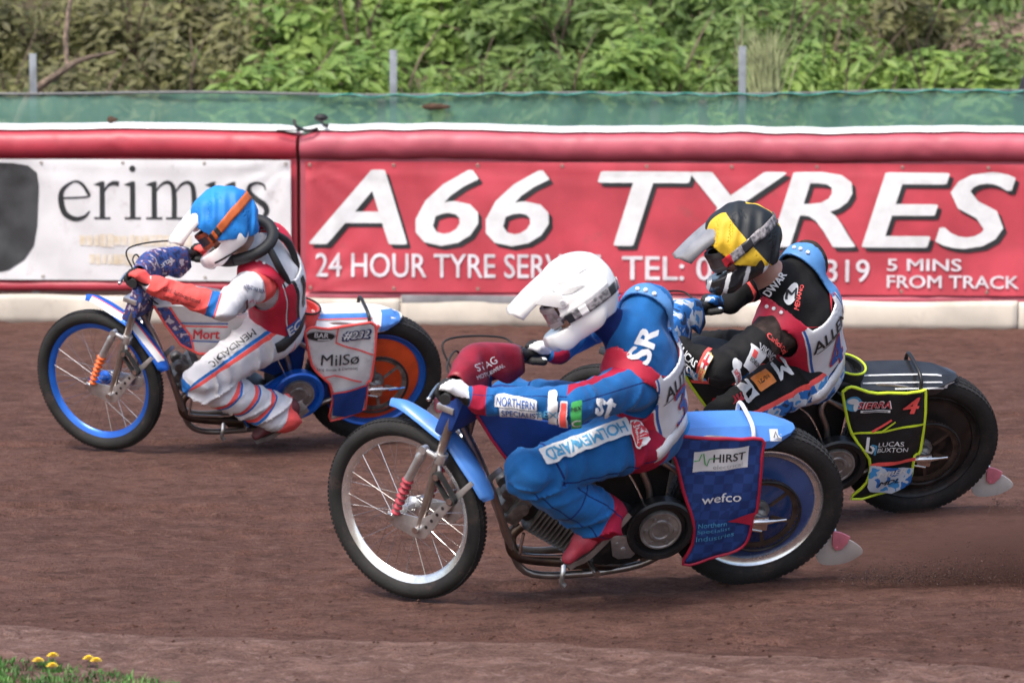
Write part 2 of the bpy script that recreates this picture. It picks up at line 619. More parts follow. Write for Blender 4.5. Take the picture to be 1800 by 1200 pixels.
# grass at the inside edge
LEAFG = mat('grass_green', (0.085, 0.21, 0.04), 0.6, var=0.4, vscale=6, transl=0.25)
def blades(n, inside, h0, h1, w, seed, z0=0.0):
    r = np.random.default_rng(seed)
    V = []; F = []
    while len(V) < n * 5:
        x, y = inside(r)
        h = r.uniform(h0, h1); a = r.uniform(0, 6.3); lean = r.uniform(.2, 1.0) * h
        d = np.array([math.cos(a), math.sin(a)]); e = np.array([-d[1], d[0]]) * w * r.uniform(.6, 1.3)
        p = np.array([x, y])
        k = len(V)
        V += [(*(p - e), z0), (*(p + e), z0), (*(p + e * .8 + d * lean * .3), z0 + h * .6), (*(p - e * .8 + d * lean * .3), z0 + h * .6), (*(p + d * lean), z0 + h)]
        F += [(k, k + 1, k + 2, k + 3), (k + 3, k + 2, k + 4)]
    return V, F
def in_grass(r):
    while True:
        x = r.uniform(-3.2, -1.1); y = r.uniform(11.9, 13.5)
        if y < 12.98 - 0.62 * max(0, x + 1.78) - 0.12 * max(0, x + 1.5) + 0.02 * math.sin(x * 23) + 0.015 * math.sin(x * 51):
            return x, y
V, F = blades(12000, in_grass, .010, .036, .0035, 12, .01)
tag(make_obj('grass', V, F, LEAFG, angle=180, normals=False), 'short green grass growing at the inside edge of the track', 'grass', kind='stuff')
YEL = mat('dandelion_yellow', (0.80, 0.55, 0.02), 0.6, var=0.15)
STEM = mat('stem_green', (0.1, 0.2, 0.04), 0.6)
flower_spots = [(-1.56, 12.86, .034, 'yellow dandelion highest up in the grass patch'), (-1.60, 12.78, .032, 'yellow dandelion at the left end of the grass clump'),
                (-1.435, 12.83, .030, 'small yellow dandelion next to the rightmost flower'), (-1.405, 12.78, .032, 'large yellow dandelion, rightmost in the grass'),
                (-1.545, 12.72, .026, 'dull yellow dandelion low in the grass below the others')]
for (x, y, h, lab) in flower_spots:
    fl = empty('dandelion', Matrix.Translation((x, y, 0.01)), lab, 'flower', 'dandelions in the grass')
    MB().tube([(0, 0, 0), (.004, 0, h * .6), (0, 0, h)], .0016, 6).build('stem', STEM, fl)
    hd = MB()
    for ring, (rr, lift, nn) in enumerate([(.021, .0, 18), (.016, .006, 14), (.009, .010, 9)]):
        for i in range(nn):
            a = 2 * math.pi * (i + .5 * ring) / nn
            d = np.array([math.cos(a), math.sin(a), 0]); e = np.array([-d[1], d[0], 0]) * .0042
            c = np.array([0, 0, h + lift])
            hd.add([c + d * .002 - e * .5, c + d * .002 + e * .5, c + d * rr + e + (0, 0, .004), c + d * rr - e + (0, 0, .004)], [(0, 1, 2, 3)])
    hd.build('flower_head', YEL, fl, normals=False)

# ------------------------------------------------------------------ the air fence
FENCE = Matrix.Translation((0, 24.57, 0)) @ Matrix.Rotation(-math.atan(0.075), 4, 'Z')
def fpos(px):                       # metres along the fence from its middle
    return px / 275.5
VINYL = mat('red_vinyl', (0.44, 0.045, 0.07), 0.42, var=0.10, vscale=3, bump=0.05, bscale=30, dirt=0.10, dirtscale=4)
VINYL_B = mat('faded_red_vinyl', (0.44, 0.085, 0.12), 0.45, var=0.10, vscale=3, bump=0.05, bscale=30, dirt=0.10, dirtscale=4)
WHITEV = mat('white_vinyl', (0.86, 0.86, 0.85), 0.4, var=0.05)
BLACKV = mat('black_strap', (0.012, 0.012, 0.014), 0.6)

def air_section(s0, s1, material, label, seed, pucker0, pucker1, zb):
    root = empty('air_fence_section', FENCE, label, 'air fence', 'inflated air fence sections')
    n = int((s1 - s0) / 0.035)
    S = np.linspace(s0, s1, n)
    r = np.random.default_rng(seed)
    wob = 0.007 * waves(S, S * 0, 8, 4, 1, seed) + 0.003 * waves(S, S * 0, 8, 20, 1, seed + 1)
    def pk(S):
        k = np.zeros_like(S)
        if pucker0 is not None: k += np.exp(-((S - pucker0) / 0.09) ** 2)
        if pucker1 is not None: k += np.exp(-((S - pucker1) / 0.09) ** 2)
        return k
    P = pk(S)
    def sweep(name, prof, m, wz=1.0, puck=0.05, closed=False):
        V = []; F = []
        k = len(prof)
        cz = np.mean([p[1] for p in prof]); co = np.mean([p[0] for p in prof])
        for i, s in enumerate(S):
            for (o, z) in prof:
                f = 1 - puck * 4 * P[i]
                dent = 0.004 * math.sin(s * 37 + z * 60) * math.exp(-((s * 3.1) % 2.7) * 2) + 0.007 * math.exp(-(((s + .35 * (z - 1.1)) % 1.13 - .5) / .018) ** 2) + .004 * math.exp(-(((s - .5 * (z - 1.1)) % .71 - .3) / .03) ** 2)
                V.append((s, -(co + (o - co) * f) + dent, cz + (z - cz) * f + wob[i] * wz - 0.015 * P[i] * wz))
        for i in range(n - 1):
            for j in range(k if closed else k - 1):
                F.append((i * k + j, i * k + (j + 1) % k, (i + 1) * k + (j + 1) % k, (i + 1) * k + j))
        if closed:
            F += [tuple(range(k))[::-1], tuple((n - 1) * k + j for j in range(k))]
        return make_obj(name, V, F, m, root, angle=60)
    arc = lambda cz, rz, ro, o0, a0, a1, m: [(o0 + ro * math.cos(rad(a)), cz + rz * math.sin(rad(a))) for a in np.linspace(a0, a1, m)]
    roll = [(-.44, 1.06)] + arc(1.137, .092, .085, -.035, -92, 100, 16) + [(-.20, 1.232), (-.42, 1.232), (-.45, 1.19)]
    sweep('top_roll', roll, material, closed=True)
    sweep('white_top_strip', [(.006, 1.236), (-.004, 1.248), (-.05, 1.260), (-.2, 1.264), (-.30, 1.258), (-.30, 1.238), (-.1, 1.238)], WHITEV, puck=0.03, closed=True)
    sweep('panel', [(-.02, 1.06), (-.012, .8), (-.012, .5), (-.02, .2), (-.40, .2), (-.40, 1.05)], material, wz=0.2, puck=0.0, closed=True)
    sweep('bottom_roll', arc(zb, .036, .04, -.01, -100, 100, 9) + [(-.36, zb + .03), (-.36, zb - .03)], material, wz=0.5, puck=0.02, closed=True)
    return root
SEAM = fpos(520 - 900)
air_section(-6.5, SEAM - .012, VINYL, 'red inflated air fence section behind the white banner', 21, None, SEAM, .222)
air_section(SEAM + .012, 6.5, VINYL_B, 'red inflated air fence section behind the red lettered banner', 31, SEAM, None, .168)

# black tie strap at the seam of the two sections
st = MB()
st.tube([(SEAM - .02, -.03, 1.30), (SEAM - .005, -.06, 1.262), (SEAM + .04, -.05, 1.238), (SEAM + .09, -.05, 1.235), (SEAM + .13, -.02, 1.245)], .011, 7, smooth=4)
st.tube([(SEAM - .13, -.055, 1.235), (SEAM, -.058, 1.236), (SEAM + .05, -.052, 1.236)], .006, 6, smooth=3)
st.ell((SEAM + .145, .05, 1.312), (.045, .03, .025))
st.tube([(SEAM + .145, .05, 1.30), (SEAM + .16, .0, 1.275), (SEAM + .195, -.02, 1.262)], [.015, .007, .014], 6, smooth=3)
o = st.build('tie_strap', BLACKV); o.matrix_world = FENCE
tag(o, 'black tie strap knotted over the seam of the air fence', 'strap')

def sheet(name, s0, s1, z0, z1, fn, m, h=0.03):
    ss = np.linspace(s0, s1, max(2, int((s1 - s0) / h))); zs = np.linspace(z0, z1, max(2, int((z1 - z0) / h)))
    S, Z, F = grid_xy(ss, zs)
    o = make_obj(name, np.stack([S, fn(S, Z), Z], -1), F, m, angle=180, normals=False)
    o.matrix_world = FENCE
    return o
def wrinkles(seed, s0, s1, z0, z1, amp=1.0):
    def f(S, Z):
        y = .007 * waves(S, Z, 10, 5, 9, seed) + .0035 * waves(S + .6 * Z, Z, 12, 26, 10, seed + 1)
        for cs, cz in ((s0, z1), (s1, z1), (s0, z0), (s1, z0)):
            d = np.hypot(S - cs, Z - cz); a = np.arctan2(Z - cz, S - cs)
            y = y + .012 * np.sin(a * 15) * np.exp(-d / .28) * np.clip(d / .05, 0, 1)
        y = y + .003 * np.sin(Z * 60 + 2 * np.sin(S * 2.1)) * np.exp(-((Z - z1) / .12) ** 2)
        return -.038 + amp * y
    return f
BAN_W = mat('white_banner', (0.66, 0.655, 0.67), 0.45, var=0.06, vscale=4, dirt=0.14, dirtscale=5)
BAN_R = mat('red_banner', (0.50, 0.055, 0.08), 0.5, var=0.12, vscale=3, dirt=0.12, dirtscale=5)
INK = mat('print_black', (0.02, 0.022, 0.025), 0.5, var=0.1)
INK_G = mat('print_charcoal', (0.04, 0.042, 0.045), 0.45, var=0.3, vscale=5)
PAPER = mat('print_white', (0.72, 0.73, 0.74), 0.5, var=0.05)
TAN = mat('print_faded_tan', (0.62, 0.52, 0.38), 0.6, col2=(0.72, 0.68, 0.62), vscale=22)
GREYP = mat('print_pale', (0.66, 0.62, 0.66), 0.5, var=0.1)

fz = lambda py: 2.48 - (py + 114) / 275.5      # height on the fence face
fs = lambda px: (px - 900) / 275.5
wb = wrinkles(41, -4.2, fs(508), fz(497), fz(282))
white_banner = sheet('banner', -4.2, fs(508), fz(497), fz(282), wb, BAN_W)
tag(white_banner, 'white advertising banner with black lettering hung on the air fence', 'banner', 'banners on the air fence')
rb = wrinkles(51, fs(534), 5.0, fz(514), fz(284))
red_banner = sheet('banner', fs(534), 5.0, fz(514), fz(284), rb, BAN_R)
tag(red_banner, 'red advertising banner with large white tyre lettering on the air fence', 'banner', 'banners on the air fence')

def local_bvh(o):
    return BVHTree.FromPolygons([tuple(v.co) for v in o.data.vertices], [tuple(p.vertices) for p in o.data.polygons])
NF, UPZ = (0, -1, 0), (0, 0, 1)

def vband(pts, ws):
    """stroke of varying width"""
    pts = catmull([np.array(p, float) for p in pts], 6)
    w = np.interp(np.linspace(0, 1, len(pts)), np.linspace(0, 1, len(ws)), ws)
    V = []; F = []
    for i, p in enumerate(pts):
        t = nrm(pts[min(i + 1, len(pts) - 1)] - pts[max(i - 1, 0)]); nn = np.array([-t[1], t[0]])
        V += [p + nn * w[i] / 2, p - nn * w[i] / 2]
    return np.array(V), [(2 * i, 2 * i + 1, 2 * i + 3, 2 * i + 2) for i in range(len(pts) - 1)]
def serif_letter(ch):
    """old-style serif letters, x-height 1"""
    bar = lambda x0, x1, y0, y1: (np.array([(x0, y0), (x1, y0), (x1, y1), (x0, y1)]), [(0, 1, 2, 3)])
    stem = lambda x, y1=1.0: [bar(x - .07, x + .07, .0, y1), bar(x - .22, x + .22, 0, .055)]
    flag = lambda x: [(np.array([(x - .24, .93), (x - .06, .88), (x + .07, 1.02), (x - .02, 1.02)]), [(0, 1, 2, 3)])]
    if ch == 'e':
        return .86, [vband([(.10, .56), (.78, .60), (.80, .72), (.62, .96), (.40, 1.0), (.12, .78), (.07, .48), (.18, .14), (.45, .0), (.70, .06), (.86, .22)],
                           [.05, .05, .10, .08, .05, .12, .16, .16, .13, .09, .03])]
    if ch == 'r':
        return .72, stem(.24) + flag(.24) + [vband([(.28, .72), (.40, .90), (.55, .97), (.70, .95)], [.03, .07, .12, .13])]
    if ch == 'i':
        return .50, stem(.25) + flag(.25) + [(ell2d(.17, .17)[0] + (.25, 1.36), ell2d(.17, .17)[1])]
    if ch == 'm':
        a = lambda x: [vband([(x + .04, .74), (x + .18, .92), (x + .36, 1.0), (x + .50, .9), (x + .54, .6), (x + .54, .05)], [.03, .06, .09, .12, .14, .14]), bar(x + .32, x + .76, 0, .055)]
        return 1.52, stem(.24) + flag(.24) + a(.24) + a(.78)
    if ch == 'u':
        return 1.0, flag(.24) + flag(.78) + [vband([(.22, .98), (.22, .35), (.30, .10), (.48, .02), (.64, .08), (.76, .26)], [.14, .14, .12, .1, .06, .03]), bar(.70, .84, .0, 1.0), bar(.70, .98, 0, .05)]
    if ch == 's':
        return .66, [vband([(.56, .80), (.50, .94), (.32, 1.0), (.14, .92), (.12, .74), (.30, .56), (.52, .40), (.58, .22), (.46, .05), (.28, .0), (.10, .08), (.05, .26)],
                           [.03, .06, .06, .10, .14, .16, .16, .14, .09, .06, .06, .03])]
pr = Print(local_bvh(white_banner), .05, .001)
H = fz(322) - fz(388)
x = fs(92)
widths = {c: serif_letter(c)[0] for c in 'erimus'}
gap = (fs(470) - fs(92) - H * sum(widths[c] for c in 'erimus')) / 5
for c in 'erimus':
    w, shapes = serif_letter(c)
    for q, sh in enumerate(shapes):
        pr.put(sh, (x, -.03, fz(388)), NF, UPZ, INK, H, name='letter', join=q > 0)
    pr.k -= 1
    x += H * w + gap
for k in range(16):
    for (a, b, y0, y1) in ((128, 330, 414, 438), (146, 318, 448, 471)):
        cx = a + (b - a) * (k + .5) / 16
        w = (b - a) / 16 * random.uniform(.75, 1.02); hh = (y1 - y0) * random.uniform(.7, 1.0)
        pr.put(rect2d(w / 275.5, hh / 275.5), (fs(cx), -.03, fz((y0 + y1) / 2)), NF, UPZ, TAN, name='faded_lettering', join=not (k == 0 and a == 128))
blob = [(-30, 288), (10, 289), (38, 293), (54, 306), (57, 330), (53, 400), (46, 436), (28, 462), (0, 480), (-60, 492), (-60, 288)]
pr.put((np.array([(fs(a), fz(b)) for a, b in blob]), [tuple(range(len(blob)))]), (0, -.03, 0), NF, UPZ, INK_G)
pr.build('lettering', white_banner)

pr = Print(local_bvh(red_banner), .05, .001)
def ban(body, a, b, y0, y1, m, bold=.0, shear=0., dx=0, dy=0, lift=.002):
    pr.text(body, (fs((a + b) / 2) + dx, -.03, fz((y0 + y1) / 2) + dy), NF, UPZ, fz(y0) - fz(y1), m, bold=bold, shear=shear, width=fs(b) - fs(a), lift=lift)
for body, a, b in (('A66', 540, 967), ('TYRES', 1052, 1782)):
    ban(body, a, b, 299, 430, INK, .035, .22, .024, -.026)
    ban(body, a, b, 299, 430, PAPER, .035, .22, lift=.004)
ban('24 HOUR TYRE SERVICE', 552, 1058, 446, 488, GREYP, .025)
ban('TEL: 01', 1095, 1275, 448, 490, GREYP, .025)
ban('8319', 1424, 1530, 452, 491, GREYP, .025)
ban('5 MINS', 1560, 1690, 450, 471, GREYP, .035)
ban('FROM TRACK', 1560, 1790, 479, 501, GREYP, .035)
pr.build('lettering', red_banner)

EYE = mat('eyelet_brass', (.30, .27, .22), .5, metal=.6)
ey = MB().lathe([(.005, 0), (.008, -.002), (.011, 0), (.008, .002)], n=14, closed=True).build('eyelet', EYE); eym = ey.data; bpy.data.objects.remove(ey)
for ban_, fn_, s0_, s1_, z0_, z1_ in ((white_banner, wb, -3.6, fs(508), fz(497), fz(282)), (red_banner, rb, fs(534), 3.6, fz(514), fz(284))):
    n_ = int((s1_ - s0_) / .5)
    for k in range(n_ + 1):
        for z_ in (z0_ + .022, z1_ - .022):
            s_ = s0_ + .03 + (s1_ - s0_ - .06) * k / n_
            eo = bpy.data.objects.new('eyelet', eym); link(eo, ban_)
            eo.location = (s_, float(fn_(np.array([s_]), np.array([z_]))[0]) - .004, z_)
# kickboards under the air fence
CREAM = mat('cream_board', (0.60, 0.55, 0.47), 0.7, var=0.12, vscale=3, dirt=0.32, dirtscale=2.2, bump=0.1, bscale=8)
SLATE = mat('grey_sheet', (0.22, 0.22, 0.23), 0.7, var=0.2, vscale=5)
edges = [fs(-420), fs(-60), fs(330), fs(703), fs(1062), fs(1424), fs(1789), fs(2150)]
names = ['left of the white wheel arch', '']
klabs = ['cream kickboard at the far left edge of the picture', 'cream kickboard behind the front wheel of the leftmost motorcycle', 'cream kickboard behind the leftmost rider',
         'cream kickboard under the grey strip behind the white helmet', 'cream kickboard behind the gap between the two right riders', 'cream kickboard behind the yellow helmeted rider, right of his back',
         'cream kickboard at the far right edge of the picture']
for i in range(7):
    a, b = edges[i] + .003, edges[i + 1] - .003
    ss = np.linspace(a, b, 30); zs = np.array([-.03, .03, .08, .13, .165])
    S, Z, F = grid_xy(ss, zs)
    top = 1 + .05 * waves(S, S * 0, 6, 8, 1, 60 + i)
    Y = -.055 - .01 * np.sin(Z * 19) + .004 * waves(S, Z, 6, 5, 5, 70 + i)
    V = np.stack([S, Y, np.where(Z > .1, Z * top, Z)], -1)
    k = len(V)
    o = make_obj('kickboard', V, F, CREAM, angle=60)
    sol = o.modifiers.new('thickness', 'SOLIDIFY'); sol.thickness = .02; sol.offset = 1
    o.matrix_world = FENCE
    tag(o, klabs[i], 'kickboard', 'cream kickboards under the air fence')
o = MB().box((fs(850), -.075, .158), (1.05, .012, .05)).build('grey_strip', SLATE, bevel=.003); o.matrix_world = FENCE
tag(o, 'grey strip of sheeting tucked over the kickboard behind the white helmet', 'sheeting')
o = MB().box((fs(1469), -.09, fz(534)), (.105, .006, .045)).build('paper_tag', PAPER, bevel=.001); o.matrix_world = FENCE
tag(o, 'small white tag hanging under the red banner beside the yellow helmeted rider', 'tag')

# ------------------------------------------------------------------ netting fence behind
NET_O = 1.6                                  # metres behind the air fence
ns = lambda px: (px - 900) / 258.8 - .125
nz_ = lambda py: 2.48 - (py + 114) / 258.8
def net_material():
    m = bpy.data.materials.new('green_netting')
    m.use_nodes = True
    N = m.node_tree.nodes; L = m.node_tree.links
    p = N['Principled BSDF']
    p.inputs['Roughness'].default_value = 0.7
    tc = N.new('ShaderNodeTexCoord')
    nz = N.new('ShaderNodeTexNoise'); nz.inputs['Scale'].default_value = 3.0; nz.inputs['Detail'].default_value = 6
    mp = N.new('ShaderNodeMapping'); mp.inputs['Scale'].default_value = (0.5, 1, 3)
    L.new(tc.outputs['Object'], mp.inputs['Vector']); L.new(mp.outputs[0], nz.inputs['Vector'])
    mx = N.new('ShaderNodeMix'); mx.data_type = 'RGBA'
    mx.inputs['A'].default_value = (0.075, 0.21, 0.165, 1); mx.inputs['B'].default_value = (0.17, 0.36, 0.29, 1)
    L.new(nz.outputs['Fac'], mx.inputs['Factor'])
    L.new(mx.outputs['Result'], p.inputs['Base Color'])
    t = N.new('ShaderNodeBsdfTransparent')
    ms = N.new('ShaderNodeMixShader'); ms.inputs[0].default_value = 0.38       # open area of the weave
    L.new(p.outputs[0], ms.inputs[1]); L.new(t.outputs[0], ms.inputs[2])
    L.new(ms.outputs[0], N['Material Output'].inputs['Surface'])
    return m
NET = net_material()
topz = lambda S: nz_(166) + .008 * np.sin(S * 2.5 + 1) + .010 * (S > 0) * S
ss = np.linspace(-6.5, 6.5, 420); tt = np.linspace(0, 1, 30)
S, T, F = grid_xy(ss, tt)
Z = .25 + T * (topz(S) - .25)
Yn = NET_O + .02 * waves(S, Z, 10, 5, 6, 81) + .008 * waves(S, Z, 10, 30, 8, 82)
net = make_obj('netting', np.stack([S, Yn, Z], -1), F, NET, angle=180, normals=False)
net.matrix_world = FENCE
tag(net, 'translucent green windbreak netting stretched behind the air fence', 'netting')
cab = MB()
cs = np.linspace(-6.5, 6.5, 200)
cab.tube([(s, NET_O - .015, float(topz(np.array(s))) + .004) for s in cs], .010, 6)
o = cab.build('top_cable', mat('grey_cable', (.10, .11, .12), .5)); o.matrix_world = FENCE
tag(o, 'dark grey cable carrying the top edge of the green netting', 'cable')
rope = MB()
rope.tube([(s, NET_O - .03 + .01 * math.sin(s * 30), float(topz(np.array(s))) + .009 * math.sin(s * 19)) for s in np.linspace(ns(560), 6.5, 260)], .0045, 5)
o = rope.build('lacing_rope', mat('teal_rope', (.03, .32, .26), .6)); o.matrix_world = FENCE
tag(o, 'thin teal rope lacing the netting to its cable', 'rope')
GALV = mat('galvanised_post', (0.22, 0.245, 0.27), 0.6, metal=0.1, var=0.2, vscale=8)
for px, py, lab in ((45, 96, 'grey galvanised post above the netting at the far left'), (690, 88, 'grey galvanised post above the netting in the middle, beside the brown clod'),
                    (1306, 80, 'grey galvanised post above the netting behind the yellow helmet')):
    zt = nz_(py); x = ns(px)
    p_ = MB()
    p_.box((x, NET_O + .05, zt / 2), (.05, .006, zt)).box((x - .022, NET_O + .075, zt / 2), (.006, .044, zt))
    o = p_.build('fence_post', GALV, bevel=.001); o.matrix_world = FENCE
    tag(o, lab, 'post', 'galvanised netting posts')
for px, lab in ((668, 'pale wooden stake showing through the netting left of the middle post'), (1152, 'dark stake showing through the netting above the white helmet'), (1237, 'dark stake showing through the netting left of the yellow helmet')):
    o = MB().box((ns(px), NET_O + .07, .68), (.06, .05, 1.36)).build('stake', mat('stake_wood', (.20, .16, .13), .8, var=.3), bevel=.004); o.matrix_world = FENCE
    tag(o, lab, 'stake', 'stakes behind the netting')
CLOD = mat('mud_clod', (0.09, 0.05, 0.03), 0.9, var=0.3)
for px, py, w, h, off, lab in ((765, 187, .10, .022, NET_O - .03, 'brown smear of mud stuck on the green netting'), (183, 209, .035, .022, .1, 'small dark clod of mud lying on top of the left air fence section')):
    g = MB(); g.ell((0, 0, 0), (w, .02, h), n=14, m=8)
    g.xf(lambda p: p * (1 + .25 * math.sin(p[0] * 90) * math.cos(p[2] * 130)))
    x, z = (ns(px), nz_(py)) if off > 1 else (fs(px), 1.292)
    g.xf(lambda p: p + np.array([x, off, z]))
    o = g.build('mud_clod', CLOD); o.matrix_world = FENCE
    tag(o, lab, 'mud')
sack = MB()
for k, (z, w, d) in enumerate([(1.58, .01, .01), (1.50, .05, .03), (1.36, .11, .05), (1.25, .10, .05), (1.16, .05, .03), (1.12, .01, .01)]):
    for j in range(14):
        a = 2 * math.pi * j / 14
        sack.v.append((ns(1806) + w * math.cos(a) * (1 + .15 * math.sin(3 * a + k)), NET_O + .12 + d * math.sin(a), z))
    if k:
        for j in range(14):
            sack.f.append(((k - 1) * 14 + j, (k - 1) * 14 + (j + 1) % 14, k * 14 + (j + 1) % 14, k * 14 + j)); sack.m.append(0)
o = sack.build('cloth_bundle', mat('dark_cloth', (.02, .022, .03), .9)); o.matrix_world = FENCE
tag(o, 'dark cloth bundle hanging behind the netting at the far right edge', 'bundle')

# ------------------------------------------------------------------ bank and undergrowth
xs = np.concatenate([[-200, -60, -20], np.arange(-10, 10.1, .4), [20, 60, 200]]); ys = np.concatenate([np.arange(27.2, 42, .4), [50, 80, 150]])
X, Y, F = grid_xy(xs, ys)
bank_z = lambda x, y: np.interp(y, [27.2, 28.0, 31, 36, 42, 60], [-.05, .25, 1.25, 2.6, 4.4, 6]) + .12 * waves(np.asarray(x, float), np.asarray(y, float), 8, 1.2, 1.2, 91)
tag(make_obj('bank', np.stack([X, Y, bank_z(X, Y)], -1), F, mat('bank_soil', (.075, .05, .03), .95, var=.4, vscale=3, col2=(.05, .07, .02)), angle=180, normals=False), kind='structure')
LEAF = {
    'bright': mat('leaf_bright', (.28, .40, .09), .55, col2=(.14, .25, .055), vscale=3.5, transl=.4),
    'mid': mat('leaf_mid', (.22, .32, .085), .55, col2=(.11, .185, .05), vscale=3.5, transl=.4),
    'olive': mat('leaf_olive', (.19, .19, .065), .6, col2=(.095, .09, .04), vscale=3.5, transl=.25),
    'dry': mat('leaf_dry', (.27, .20, .14), .7, col2=(.13, .09, .065), vscale=3.5, transl=.2)}
BARK = mat('bark', (.16, .115, .085), .9, var=.35, vscale=20)
def leaf_cloud(n, rx, ry, rz, size, seed, lump=7):
    r = np.random.default_rng(seed)
    C = r.normal(0, 1, (lump, 3)); C /= np.linalg.norm(C, axis=1)[:, None]
    C *= r.uniform(.35, .8, (lump, 1)); C[:, 2] = np.abs(C[:, 2]) * .8
    k = r.integers(0, lump, n)
    D = r.normal(0, 1, (n, 3)); D /= np.linalg.norm(D, axis=1)[:, None]
    P = C[k] + D * (r.uniform(.2, 1, (n, 1)) ** .5) * r.uniform(.28, .45, lump)[k][:, None]
    P = P * np.array([rx, ry, rz])
    P[:, 2] = np.abs(P[:, 2])
    N = D + np.array([0, -.35, .9]) + r.normal(0, .45, (n, 3))
    N /= np.linalg.norm(N, axis=1)[:, None]
    A = np.cross(N, r.normal(0, 1, (n, 3))); A /= np.linalg.norm(A, axis=1)[:, None]
    B = np.cross(N, A)
    s = (size * r.uniform(.4, 1.65, n))[:, None]
    V = np.stack([P - A * s, P + B * s * .42 + N * s * .12, P + A * s, P - B * s * .42 + N * s * .12], 1).reshape(-1, 3)
    i = 4 * np.arange(n)[:, None]
    F = np.concatenate([i + np.array([0, 1, 2]), i + np.array([0, 2, 3])])
    return V, F
PROTO = {}
def bush_proto(kind, var):
    key = (kind, var)
    if key not in PROTO:
        size = {'bright': .048, 'mid': .042, 'olive': .040, 'dry': .042}[kind]
        V, F = leaf_cloud({'bright': 2100, 'mid': 2200, 'olive': 1700, 'dry': 1100}[kind], .75, .55, .85, size, hash(kind) % 50 if False else {'bright': 1, 'mid': 2, 'olive': 3, 'dry': 4}[kind] * 10 + var)
        me = bpy.data.meshes.new('foliage')
        me.from_pydata([tuple(v) for v in V], [], [tuple(map(int, f)) for f in F]); me.materials.append(LEAF[kind])
        tw = MB(); r = np.random.default_rng(var + 5)
        for _ in range(9):
            d = nrm(r.normal(0, .5, 3) + (0, 0, .9)); L_ = r.uniform(.5, .85)
            tw.tube([(0, 0, -.25), d * L_ * .5 + r.normal(0, .04, 3), d * L_ + r.normal(0, .05, 3)], [.012, .008, .003], 5, smooth=3)
        o = tw.build('stems', BARK)
        ms = o.data; bpy.data.objects.remove(o)
        PROTO[key] = (me, ms)
    return PROTO[key]
kinds_lab = {'bright': 'bright green bush', 'mid': 'mid green bush', 'olive': 'dark olive bush', 'dry': 'brown twiggy bush'}
BUSH = {}
def where(px):
    zones = [(60, 'at the far left edge'), (260, 'behind the bare branch'), (460, 'above the white banner'), (640, 'left of the middle post'), (800, 'right of the middle post'),
             (1000, 'above the figure sixes'), (1180, 'above the white helmet'), (1330, 'around the right post'), (1500, 'beside the pale grass tuft'), (1680, 'right of the pale grass tuft'), (9999, 'at the far right edge')]
    return next(t for lim, t in zones if px < lim)
rows = [(27.75, 0.72, 'front row'), (28.7, 0.9, 'second row'), (30.0, 1.05, 'third row'), (31.8, 1.2, 'back row'), (33.8, 1.4, 'topmost row')]
r_ = np.random.default_rng(17)
for ri, (yy, sc, rn) in enumerate(rows):
    half = 0.5 * 36 / 135 * yy + .7
    x = -half
    while x < half:
        px = 900 + x / yy * 6750
        u = r_.uniform()
        if px < 330: kind = 'olive' if u < .42 else ('mid' if u < .9 else 'dry')
        elif px < 560: kind = 'mid' if u < .55 else ('olive' if u < .68 else 'bright')
        elif px < 1020: kind = 'bright' if u < .7 else 'mid'
        else: kind = 'mid' if u < .45 else 'bright'
        if ri >= 3 and px > 900: kind = 'dry' if u < .22 else ('olive' if u < .45 else 'mid')
        if ri == 4 and px <= 900: kind = 'olive' if u < .5 else 'mid'
        var = int(r_.integers(0, 3))
        me, ms = bush_proto(kind, var)
        yj = yy + r_.uniform(-.3, .3)
        s_ = sc * r_.uniform(.8, 1.2)
        if ri == 0: s_ *= .95
        M = Matrix.Translation((x, yj, float(bank_z(x, yj)) - .05)) @ Matrix.Rotation(r_.uniform(-.6, .6), 4, 'Z') @ Matrix.Diagonal((s_ * r_.uniform(.9, 1.25), s_, s_ * r_.uniform(.85, 1.1), 1))
        b = empty('bush', M, kinds_lab[kind], 'bush', 'bushes on the bank')
        BUSH.setdefault((kinds_lab[kind], rn, where(px)), []).append((px, b))
        link(bpy.data.objects.new('foliage', me), b)
        link(bpy.data.objects.new('stems', ms), b)
        x += r_.uniform(.62, .9) * sc
for (kl, rn, wh), lst in BUSH.items():
    lst.sort(key=lambda q: q[0])
    pos = {1: [''], 2: ['left-hand ', 'right-hand '], 3: ['left-hand ', 'middle ', 'right-hand ']}.get(len(lst)) or [f'{w} ' for w in ('leftmost', 'second', 'third', 'fourth', 'fifth', 'sixth')]
    for p_, (_, o) in zip(pos, lst):
        o['label'] = f'{p_}{kl}, {rn} on the bank, {wh}'
# low leaves covering the soil between the bushes
n = 16000
xx = r_.uniform(-6.5, 6.5, n); yy = r_.uniform(27.4, 36, n)
V, F = leaf_cloud(n, 1, 1, 1, .05, 77)
ctr = V.reshape(-1, 4, 3).mean(1)
V = (V.reshape(-1, 4, 3) - ctr[:, None] + np.stack([xx, yy, bank_z(xx, yy) + r_.uniform(.02, .22, n)], -1)[:, None]).reshape(-1, 3)
mi = np.where(np.tile(xx, 2) + np.tile(r_.normal(0, 1, n), 2) < -2.0, 1, 0)
o = make_obj('undergrowth', V, F, [LEAF['mid'], LEAF['olive']], mi=mi, angle=180, normals=False)
tag(o, 'low leafy undergrowth covering the bank between the bushes', 'undergrowth', kind='stuff')
